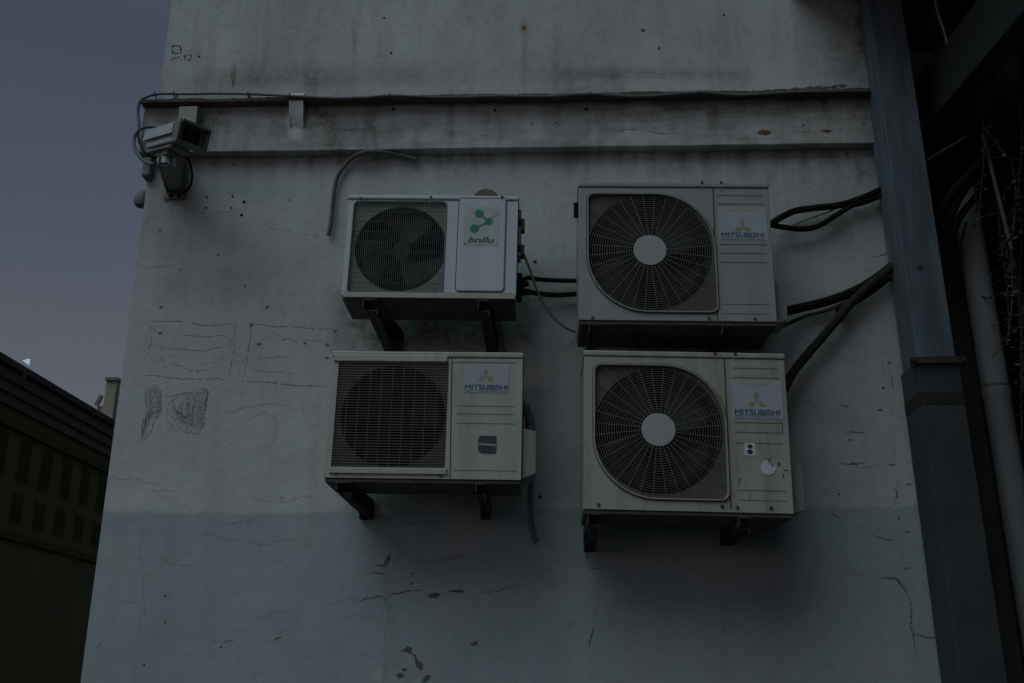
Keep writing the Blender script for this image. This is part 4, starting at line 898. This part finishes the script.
cable('cable', [(788, 392, -.10), (793, 380, -.08), (800, 368, -.06), (812, 356, -.05)], .004, M['cable_pale'], 'pale wire tucked along the foot of the diagonal wrapped pipe')
cable('drain_hose', [(527, 405, -.14), (529, 440, -.16), (531, 470, -.18), (530.5, 490, -.12), (530.5, 515, -.08), (533, 532, -.06), (536, 542, -.06)], .0125, mat('drain_hose', (.11, .115, .12), .7, var=.2, scale=15), 'grey drain hose hanging below the side cover of the louvred air conditioner', 'hose', 12)
cable('cable', [(966, 222, -.12), (962, 240, -.12), (953, 268, -.13), (945, 290, -.15)], .0055, M['cable_dark'], 'dark cable slanting down from the recess to the side of the metal duct')
cable('cable', [(933, -12, -.45), (936, 5, -.45), (941, 22, -.45), (945, 34, -.45), (947, 44, -.45)], .0055, mat('ivory_cable', (.12, .12, .10), .6, var=.2), 'loose pale cable end dangling in front of the canopy beam')
cable('cable', [(497, 318, -.02), (500, 330, -.02), (504, 352, -.02)], .008, M['hose'], 'short grey cable on the wall behind the right bracket of the small white unit')
m = MB(); p = at(486, 202, -.05); m.lathe(p, (0, -1, 0), [(.062, -.04), (.062, .01), (.058, .018), (.02, .022)], 32)
tag(m.build('vent_cap', mat('brown_cap', (.12, .10, .07), .9, var=.35, scale=20, bump=.002), None, smooth=True), 'round brown vent cap peeping over the top of the small white air conditioner', 'vent cap')
m = MB(); p = at(576, 213, -.30); m.box(p.x - .01, p.x + .012, -.34, -.30, p.z - .025, p.z + .03)
tag(m.build('handle_cap', M['cable_dark'], UR), None); m_ = bpy.data.objects['handle_cap']; m_.matrix_parent_inverse = UR.matrix_world.inverted()

# ================================================================== security camera
cp = at(166, 175, 0)
CC = thing('security_camera', (cp.x, 0, cp.z), 'grey boxy security camera on a wall bracket, pointing right near the wall corner', 'camera')
def Cb(name, mb, mtl, parent=None, **k):
    o = mb.build(name, mtl, parent or CC, **k)
    if parent is None: o.matrix_parent_inverse = Matrix.Translation(-CC.location)
    return o
hc = at(174, 141, -.34)
dv = Vector((.72, -.68, -.27)).normalized(); sd = dv.cross(Vector((0, 0, 1))).normalized(); up = sd.cross(dv)
Lh, Wh, Hh = .165, .054, .035
m = MB(); m.obox(hc, dv * Lh, sd * Wh, up * Hh); hs = Cb('housing', m, M['cam_white'], bevel=.008, seg=3)
def loose(name, mb, mtl, parent, **k):
    o = mb.build(name, mtl, parent, **k); o.matrix_parent_inverse = Matrix.Translation(-CC.location); return o
m = MB()    # sun hood: open box over the front end
f0 = hc + dv * (Lh * .86); f1 = hc + dv * (Lh + .032); w_, h_, t_ = Wh + .012, Hh + .010, .006
for s_ in (-1, 1):
    m.obox((f0 + f1) / 2 + sd * s_ * w_, (f1 - f0) / 2, sd * t_, up * (h_ + t_))
m.obox((f0 + f1) / 2 + up * h_, (f1 - f0) / 2 + dv * .012, sd * w_, up * t_); m.obox((f0 + f1) / 2 - up * h_, (f1 - f0) / 2, sd * w_, up * t_)
Cb('sun_hood', m, M['cam_dark'], bevel=.002)
m = MB(); m.obox(hc + up * (Hh + .011) - dv * .02, dv * (Lh * .98), sd * (Wh + .012), up * .003); m.obox(hc + up * (Hh * .55) - sd * (Wh + .011) - dv * .03, dv * (Lh * .9), sd * .003, up * (Hh * .62)); m.obox(hc + up * (Hh * .55) + sd * (Wh + .011) - dv * .03, dv * (Lh * .9), sd * .003, up * (Hh * .62))
Cb('sun_shield', m, M['cam_white'], bevel=.002)
m = MB(); m.obox(hc + dv * (Lh + .002), dv * .003, sd * (Wh - .016), up * (Hh - .008)); Cb('window', m, M['glass_dark'])
m = MB(); m.obox(hc + dv * (Lh + .001), dv * .0025, sd * (Wh + .004), up * (Hh + .004)); Cb('front_bezel', m, M['cam_metal'], bevel=.001)
m = MB(); m.cyl(hc + dv * (Lh + .005), dv, .022, .012, 20); Cb('lens', m, M['black'], smooth=True)
base_u = hc - up * (Hh + .006)
m = MB(); m.obox(base_u - up * .006 - dv * .02, dv * .11, sd * .045, up * .006); m.obox(base_u - up * .022 - dv * .03, dv * .06, sd * .03, up * .010); Cb('mounting_plate', m, M['cam_metal'], bevel=.002)
kn = base_u - up * .035 - dv * .03
m = MB(); m.cyl(kn + Vector((0, 0, .02)), (0, 0, -1), .026, .055, 20); m.cyl(kn + Vector((-.035, 0, -.02)), (1, 0, 0), .020, .07, 16); Cb('swivel', m, M['cam_white'], smooth=True)
pw = at(177, 186, 0)
m = MB(); m.box(pw.x - .055, pw.x + .05, -.014, -.008, pw.z - .075, pw.z + .14); Cb('wall_plate', m, M['cam_metal'], bevel=.003)
a0 = Vector((pw.x - .005, -.012, pw.z + .02)); a1 = kn + Vector((0, 0, -.03))
m = MB(); 
for s_ in (-1, 1):
    o_ = Vector((s_ * .034, 0, 0)); q = [a0 + o_ + Vector((0, 0, -.06)), a0 + o_ + Vector((0, 0, .11)), a1 + o_ * .7 + Vector((0, -.03, .02)), a1 + o_ * .7 + Vector((0, -.03, -.02))]
    e = Vector((.003, 0, 0)); m.add([p - e for p in q] + [p + e for p in q], [(0, 1, 2, 3), (7, 6, 5, 4), (0, 4, 5, 1), (1, 5, 6, 2), (2, 6, 7, 3), (3, 7, 4, 0)])
m.bar(a0 + Vector((0, 0, .11)), a1 + Vector((0, -.02, .02)), .062, .005); m.bar(a0 + Vector((0, 0, -.05)), a1 + Vector((0, -.02, -.02)), .05, .005)
Cb('bracket_arm', m, M['cam_metal'], bevel=.001)
for (px_, py_) in ((171, 196), (179, 196), (181, 180)):
    q = at(px_, py_, -.014); m = MB(); m.cyl((q.x, -.013, q.z), (0, -1, 0), .010, .007, 8); Cb('bolt', m, M['hole'])
def ccable(pts, r, label, mtl=M['cable_grey']): return cable('cable', pts, r, mtl, label)
ccable([(172, 131, -.12), (158, 127, -.10), (146, 127, -.09), (138, 131, -.10), (134, 139, -.10), (135, 148, -.11), (140, 157, -.12), (147, 163, -.13), (154, 164, -.16)], .0085, 'grey cable looping round the wall corner into the back of the security camera')
ccable([(185, 157, -.16), (190, 163, -.12), (192, 174, -.08), (191, 184, -.05), (187, 190, -.03), (183, 193, -.02)], .005, 'thin black cable curving from the security camera down to its bracket foot', M['cable_dark'])
# dark post behind camera bracket at the corner
m = MB(); q = at(149, 172, -.01); m.box(q.x - .02, q.x + .02, -.05, .04, q.z - .04, q.z + .06); tag(m.build('cable_gland_box', M['cam_dark'], None, bevel=.008), 'small dark gland box on the wall corner below the security camera', 'box')
# junction box on the moulding
q0 = at(176.5, 128, -.12); q1 = at(198, 106, -.12)
m = MB(); m.box(q0.x, q1.x, -.12, -.056, q0.z, q1.z)
tag(m.build('junction_box', M['cover'], None, bevel=.004), 'plain pale junction box on the moulding behind the security camera', 'junction box')
# sensor lamp on the corner
p = at(142.5, 200, .03)
SLp = thing('sensor_lamp', p, 'small round dark sensor lamp with a pale cap sticking out from the wall corner', 'lamp')
m = MB(); m.lathe((0, 0, -.038), (0, 0, 1), [(.012, 0), (.030, .006), (.038, .022), (.038, .045), (.034, .050)], 24); m.build('lens_body', M['cam_dark'], SLp, smooth=True)
m = MB(); m.lathe((0.01, 0, .012), (0, 0, 1), [(.034, 0), (.036, .010), (.028, .028), (.012, .034)], 24); m.build('cap', M['cam_metal'], SLp, smooth=True)
m = MB(); m.bar((.01, 0, .02), (.09, .01, .02), .03, .025); m.build('arm', M['cam_metal'], SLp, bevel=.004)

# ================================================================== metal duct
xa = at(899, 226, -.21).x; xb = at(936, 226, -.21).x
DU = thing('downpipe_duct', ((xa + xb) / 2, -.12, 0), 'square bluish galvanised duct with a rusty clamp running up the right of the wall', 'duct')
hw = (xb - xa) / 2; zc = at(925, 361, -.21).z
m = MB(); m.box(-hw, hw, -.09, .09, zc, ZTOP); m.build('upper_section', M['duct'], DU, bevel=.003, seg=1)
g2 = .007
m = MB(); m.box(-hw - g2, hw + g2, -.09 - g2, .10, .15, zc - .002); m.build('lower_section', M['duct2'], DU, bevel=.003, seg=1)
m = MB(); m.box(-hw - g2 - .0015, hw + g2 + .0015, -.0985, .1015, zc - .19, zc - .13); sdn = m.build('sealing_band', M['solder'], DU, bevel=.004)
m = MB(); e = .011
for (x0_, x1_, y0_, y1_) in ((-hw - e, hw + e, -.116, -.108), (-hw - e, -hw - e + .007, -.107, -.03), (hw + e - .007, hw + e, -.107, -.03)): m.box(x0_, x1_, y0_, y1_, zc - .018, zc + .012)
m.box(-hw - .036, -hw - e - .001, -.112, -.100, zc - .018, zc + .012); m.box(hw + e + .001, hw + .028, -.112, -.100, zc - .014, zc + .010)
ko = m.build('clamp', M['clamp'], DU, bevel=.002)
for sx in (-hw - .028, hw + .021):
    m = MB(); m.cyl((sx, -.122, zc - .003), (0, 1, 0), .009, .03, 6); m.build('bolt', M['clamp'], ko)
for (dx, dz) in ((-.015, .42), ):
    m = MB(); m.lathe((dx, -.0895, zc + dz), (0, -1, 0), [(.015, 0), (.012, .003), (.002, .004)], 12); m.build('rivet', M['duct2'], DU, smooth=True)

# ================================================================== recess at the right: dark wall, pale pipe, canopy
rec = thing('recess_wall', (XR, .6, 0), 'set-back recess wall right of the metal duct, shade put into its dark colour', 'wall')
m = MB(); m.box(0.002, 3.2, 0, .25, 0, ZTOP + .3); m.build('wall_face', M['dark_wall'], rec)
side = MB(); side.box(0, .3, -8.5, 1.2, 0, ZTOP + 3.2)  # wall added mostly out of frame to block light from the right
sw = side.build('added_side_wall', M['dark_wall']); sw.location = (XR + 0.85, .0, 0); tag(sw, 'added dark side wall, mostly out of view at right, blocking light', 'wall')
px0 = at(969, 300, .02).x; px1 = at(995, 300, .02).x
m = MB(); rp = (px1 - px0) / 2; zt = at(955, 182, .02).z
PP = thing('pale_pipe', ((px0 + px1) / 2, .03, 0), 'round pale plastered pipe standing right of the metal duct', 'pipe')
m.lathe((0, 0, 0), (0, 0, 1), [(rp, 0.1), (rp, zt - 1.05), (rp * 1.05, zt - 1.04), (rp * 1.05, zt - 1.0), (rp, zt - .99), (rp, zt - .1), (rp * .9, zt - .02), (rp * .5, zt)], 32); m.build('shaft', M['pipe_pale'], PP, smooth=True)
zj = at(990, 388, .02).z; m = MB(); m.lathe((0, 0, zj), (0, 0, 1), [(rp + .001, 0), (rp + .004, .002), (rp + .004, .012), (rp + .001, .014)], 32); m.build('joint_ring', M['hose'], PP, smooth=True)
m = MB(); q = at(984, 297, -.04); m.tube(smooth_path([Vector((-.02, -rp, q.z + .01)), Vector((-.005, -rp - .02, q.z - .01)), Vector((.012, -rp - .022, q.z)), Vector((.015, -rp - .015, q.z + .015))]), .003, 6); m.build('hook', M['screw'], PP)
bx0, bx1 = at(941, 300, .12).x, at(966, 300, .12).x
m = MB(); zt2_ = at(955, 215, .12).z; m.add([(bx0, .12, 0), (bx1, .12, 0), (bx1, .12, zt2_ - .08), (bx0, .12, zt2_), (bx0, .35, 0), (bx1, .35, 0), (bx1, .35, zt2_ - .08), (bx0, .35, zt2_)], [(0, 1, 2, 3), (4, 7, 6, 5), (0, 4, 5, 1), (1, 5, 6, 2), (2, 6, 7, 3), (3, 7, 4, 0)])
tag(m.build('pilaster', mat('brown_render', (.050, .040, .034), .95, var=.3, scale=10, dirt=(.02, .017, .015), damt=.6, streak=True, bump=.003, bscale=20), None, bevel=.004), 'dark brown pilaster between the metal duct and the pale round pipe', 'pilaster')
for q_, r_, l_ in (([(930, 246, -.10), (944, 226, -.12), (956, 200, -.14), (972, 178, -.15), (1000, 158, -.12), (1030, 146, -.1)], .026, 'thickest black pipe crossing in front of the pale pipe top'),
                  ([(928, 232, -.12), (942, 208, -.15), (957, 188, -.17), (978, 165, -.18), (1004, 140, -.15)], .018, 'black pipe crossing above the pale pipe top towards the canopy'),
                  ([(940, 262, -.06), (950, 240, -.10), (962, 214, -.12), (984, 190, -.12), (1010, 176, -.1), (1030, 170, -.1)], .016, 'black pipe draped across the pale pipe just below its top')):
    cable('refrigerant_pipe', q_, r_, M['cable_dark'], l_, 'pipe', group='insulated pipes')
# canopy
p0 = at(937, 113, -.10); r = ray(1024, 10); t = (p0.z - CAM.z) / r.z; p1 = CAM + r * t
dirb = (p1 - p0); dirb.z = 0; dirb.normalize(); nb = Vector((-dirb.y, dirb.x, 0))
if nb.x < 0: nb = -nb
q0 = at_plane(917, 78, p0, nb); hb_ = q0.z - p0.z
CN = thing('canopy', p0, 'dark canopy with a grey steel beam jutting forward above the recess at the upper right', 'canopy')
m = MB(); st_ = -dirb * .5; en = dirb * 2.6; th = .12
hbm = max(.14, min(.40, hb_))
a_, b_ = st_, en
m.add([a_, b_, b_ + nb * th, a_ + nb * th] + [v + Vector((0, 0, hbm)) for v in (a_, b_, b_ + nb * th, a_ + nb * th)], [(0, 3, 2, 1), (4, 5, 6, 7), (0, 1, 5, 4), (1, 2, 6, 5), (2, 3, 7, 6), (3, 0, 4, 7)])
m.build('beam', M['beam'], CN, bevel=.006)
m = MB(); z_ = hbm + .42
vs = [a_ - nb * .62, b_ - nb * .62, b_ + nb * 3, a_ + nb * 3]; m.add([v + Vector((0, 0, z_)) for v in vs] + [v + Vector((0, 0, z_ + .09)) for v in vs], [(0, 3, 2, 1), (4, 5, 6, 7), (0, 1, 5, 4), (1, 2, 6, 5), (2, 3, 7, 6), (3, 0, 4, 7)])  # slab extended left out of view to shade the wall and duct tops
m.build('roof_slab', M['soffit'], CN)
for k in range(4):
    m = MB(); o_ = dirb * (k * .8); m.bar(o_ + nb * .06 + Vector((0, 0, hbm + .001)), o_ + nb * .06 + Vector((0, 0, z_ - .001)), .05, .05, up=(0, 1, 0)); m.build('hanger', M['soffit'], CN)
for k in range(1, 4):
    m = MB(); o_ = dirb * (k * .6); m.bar(o_ + nb * (th + .002) + Vector((0, 0, hbm * .5)), o_ + nb * 1.2 + Vector((0, 0, hbm * .5)), .06, .08); m.build('cross_beam', M['soffit'], CN)
# conduit rods and creepers
def rod(a, b, r, mtl, label): 
    m = MB(); m.tube([at(*a), at(*b)], r, 8); tag(m.build('conduit', mtl, None, smooth=True), label, 'conduit')
rod((983, 135, -.15), (1012, 250, -.35), .0085, M['rod'], 'slanting pale rod between the pale pipe and the creepers')
rod((1010, 250, .25), (1030, 345, .25), .014, M['rod'], 'grey rod behind the creepers at the right edge')
def creeper(pts, label, dens=60, seed=1):
    rn = random.Random(seed); P = smooth_path([at(*p) for p in pts], 8); root = thing('creeper', P[-1], label, 'creeper', group='dry creepers hanging in the recess')
    O = P[-1]; m = MB(); m.tube([p - O for p in P], .0035, 6)
    lf = MB()
    for k in range(dens):
        p = rn.choice(P) - O + Vector((rn.gauss(0, .012), rn.gauss(0, .012), rn.gauss(0, .015)))
        s_ = rn.uniform(.006, .016); ax = Vector((rn.uniform(-1, 1), rn.uniform(-1, 1), rn.uniform(-1, 1))).normalized(); bx = ax.orthogonal().normalized()
        lf.add([p - ax * s_, p + bx * s_ * .6, p + ax * s_, p - bx * s_ * .6 + ax * .002], [(0, 1, 2), (0, 2, 3)])
        if k % 5 == 0:
            e_ = p + Vector((rn.gauss(0, .04), rn.gauss(0, .03), rn.uniform(-.08, .02))); m.tube([p, e_], .0018, 4)
            for _ in range(3):
                q = p.lerp(e_, rn.random()); ax = Vector((rn.uniform(-1, 1), rn.uniform(-1, 1), rn.uniform(-1, 1))).normalized(); bx = ax.orthogonal(); lf.add([q - ax * .01, q + bx * .006, q + ax * .01], [(0, 1, 2)])
    m.build('stem', M['stem'], root); lf.build('leaves', M['leaf'], root)
creeper([(985, 128, -.25), (1000, 148, -.3), (1012, 165, -.32), (1016, 200, -.33), (1014, 230, -.33)], 'dry creeper strand drooping from upper left of the right edge tangle', 60, 3)
creeper([(981, 100, -.2), (984, 150, -.22), (981, 190, -.22), (978, 232, -.22)], 'thin dry creeper strand hanging nearest the pale pipe', 45, 4)
creeper([(1020, 90, -.3), (1022, 140, -.32), (1018, 190, -.33), (1012, 240, -.35), (1012, 300, -.35), (1007, 345, -.35)], 'long knobbly creeper strand hanging down the right edge', 110, 5)
creeper([(990, 150, -.1), (996, 190, -.1), (1001, 240, -.12), (1006, 280, -.12), (1010, 330, -.12)], 'dense dark creeper strand between the pale pipe and the right edge', 120, 11)
creeper([(1012, 120, -.05), (1018, 170, -.05), (1021, 230, -.08), (1020, 300, -.08), (1022, 440, -.1)], 'tangled dark creeper strand reaching lowest down the right edge', 150, 12)
for i_, q_ in enumerate(([(985, 120, .1), (998, 160, .1), (1012, 185, .1), (1030, 200, .1)], [(975, 130, .15), (990, 175, .15), (1000, 215, .15), (1028, 260, .15)], [(1000, 90, 0), (1004, 130, 0), (1016, 160, 0), (1030, 175, 0)])):
    cable('cable', q_, .006, M['cable_dark'], 'dark loose cable drooping across the recess behind the creepers', group='loose cables in the recess')
creeper([(1004, 226, -.2), (1008, 260, -.2), (1016, 290, -.22), (1022, 330, -.22), (1023, 385, -.22)], 'leafier dark creeper strand at the right edge beside the grey rod', 90, 6)
creeper([(1000, 60, .1), (1003, 110, .1), (1006, 160, .1), (1003, 215, .1)], 'dim creeper strand deep in the recess under the canopy', 50, 8)

# ================================================================== far left: dark office building
A0 = at_plane(0, 352, Vector((-10.5, 0, 0)), Vector((1, 0, 0))); rr_ = ray(117, 422); tt = (A0.z - CAM.z) / rr_.z; A1 = CAM + rr_ * tt
fd = (A1 - A0); fd.z = 0; Lf = fd.length; fd.normalize(); fn = Vector((fd.y, -fd.x, 0))
if fn.x < 0: fn = -fn
OB = thing('office_building', (A0.x, A0.y, 0), 'long dark olive office building with a stepped cornice receding along the street at left', 'building', (0, 0, math.atan2(fd.y, fd.x)))
# local: x along facade, y away from viewer side
sgn = 1 if (Matrix.Rotation(math.atan2(fd.y, fd.x), 3, 'Z') @ Vector((0, 1, 0))).dot(fn) > 0 else -1
Rz = A0.z
def fz(px, py):
    p = at_plane(px, py, A0, fn); return p.z, (p - A0).dot(fd)
z_c = fz(0, 398)[0]; z_f = fz(0, 418)[0]; z_w1 = fz(27, 486)[0]; z_l = fz(10, 517)[0]
x_beg = -14.0
def fb(name, x0, x1, out0, out1, z0, z1, mtl, parent=OB):
    m = MB(); y0, y1 = sorted((sgn * out0, sgn * out1)); m.box(x0, x1, y0, y1, z0, z1); return m.build(name, mtl, parent)
fb('wall', x_beg, Lf + 5, -12, -.35, 0, Rz - .3, M['office'])
cg = Rz - z_c
fb('roof_edge', x_beg, Lf + .0, -12, .02, Rz - cg * .16, Rz, M['roofdark'])
fb('cornice', x_beg, Lf + .35, -12, -.10, Rz - cg * .42, Rz - cg * .165, M['cornice'])
fb('cornice', x_beg, Lf + .9, -12, -.18, Rz - cg * .66, Rz - cg * .425, M['cornice'])
fb('cornice', x_beg, Lf + 4, -12, -.26, Rz - cg * .9, Rz - cg * .665, M['cornice'])
wz = lambda px, py: at_plane(px, py, A0 - fn * .35, fn)
zt1 = wz(46, 448).z; zb1 = wz(46, 493).z; zt2 = wz(35, 500).z; zb2 = wz(35, 530).z
fb('string_course', x_beg, Lf + 4, -.35, -.25, zt1 + .05, zt1 + .25, M['office_frame'])
fb('string_course', x_beg, Lf + 4, -.35, -.27, zb2 - .35, zb2 - .2, M['office_frame'])
s1 = (wz(46, 470) - A0).dot(fd); s2 = (wz(84, 490) - A0).dot(fd); step = (s2 - s1) / 2
k = int((x_beg - s1) / step) + 1
while s1 + k * step < Lf + 3:
    xc = s1 + k * step; ww = step * .5
    for (za, zb_) in ((zb1, zt1), (zb2, zt2)):
        fo = fb('window', xc - ww / 2, xc + ww / 2, -.347, -.335, za, zb_, M['office_frame'])
        fb('pane', xc - ww / 2 + .07, xc - .03, -.334, -.328, za + .07, zb_ - .07, M['office_glass'], fo); fb('pane', xc + .03, xc + ww / 2 - .07, -.334, -.328, za + .07, zb_ - .07, M['office_glass'], fo)
    k += 1
lp = at_plane(21, 360, A0, fn)
RL = thing('roof_floodlight', lp + fn * .1 + Vector((0, 0, -.03)), 'small glowing pale blue floodlight on the roof edge of the dark building', 'floodlight')
m = MB(); m.add([(-.07, .0, .02), (.06, 0, -.07), (.06, 0, .06), (-.07, .06, .02), (.06, .06, -.07), (.06, .06, .06)], [(0, 1, 2), (3, 5, 4), (0, 3, 4, 1), (1, 4, 5, 2), (2, 5, 3, 0)]); m.build('lamp_glass', M['lamp_on'], RL)
m = MB(); m.box(-.03, .03, .03, .09, -.5, -.13); m.build('stem', M['roofdark'], RL)

# pale building behind it
Yp = 42.0
PB = thing('pale_building', (at(110, 400, Yp).x, Yp, 0), 'distant pale plastered building with a tall chimney block seen past the wall corner', 'building')
X = lambda px, py: at(px, py, Yp).x - PB.location.x
zt_ = at(108, 378, Yp).z; zs_ = at(115, 385, Yp).z
m = MB(); m.box(X(104, 400), X(114.5, 400), 0, 3, 0, zt_ - .15); m.build('chimney', M['far_pale'], PB)
m = MB(); m.box(X(103.5, 400), X(116, 400), -.15, 3.15, zt_ - .147, zt_); m.build('chimney_cap', M['far_grey'], PB)
m = MB(); m.box(X(114.5, 400) + .003, X(200, 400), 1.0, 10, 0, zs_ - .12); m.build('wall', M['far_grey'], PB)
m = MB(); m.box(X(114.5, 400) + .003, X(200, 400), .8, 10.2, zs_ - .118, zs_); m.build('roof', M['far_grey'], PB)
m = MB(); m.box(X(96, 404), X(104, 404) - .003, 0.2, 3, 0, at(98, 405, Yp).z); m.build('lower_block', M['far_pale'], PB)
m = MB(); m.bar((X(95.5, 404), .1, at(95.5, 405, Yp).z), (X(100.5, 396), .1, at(100.5, 395, Yp).z), .16, .16, up=(0, 1, 0)); m.build('vent_pipe', M['far_grey'], PB)
bpy.context.view_layer.update()
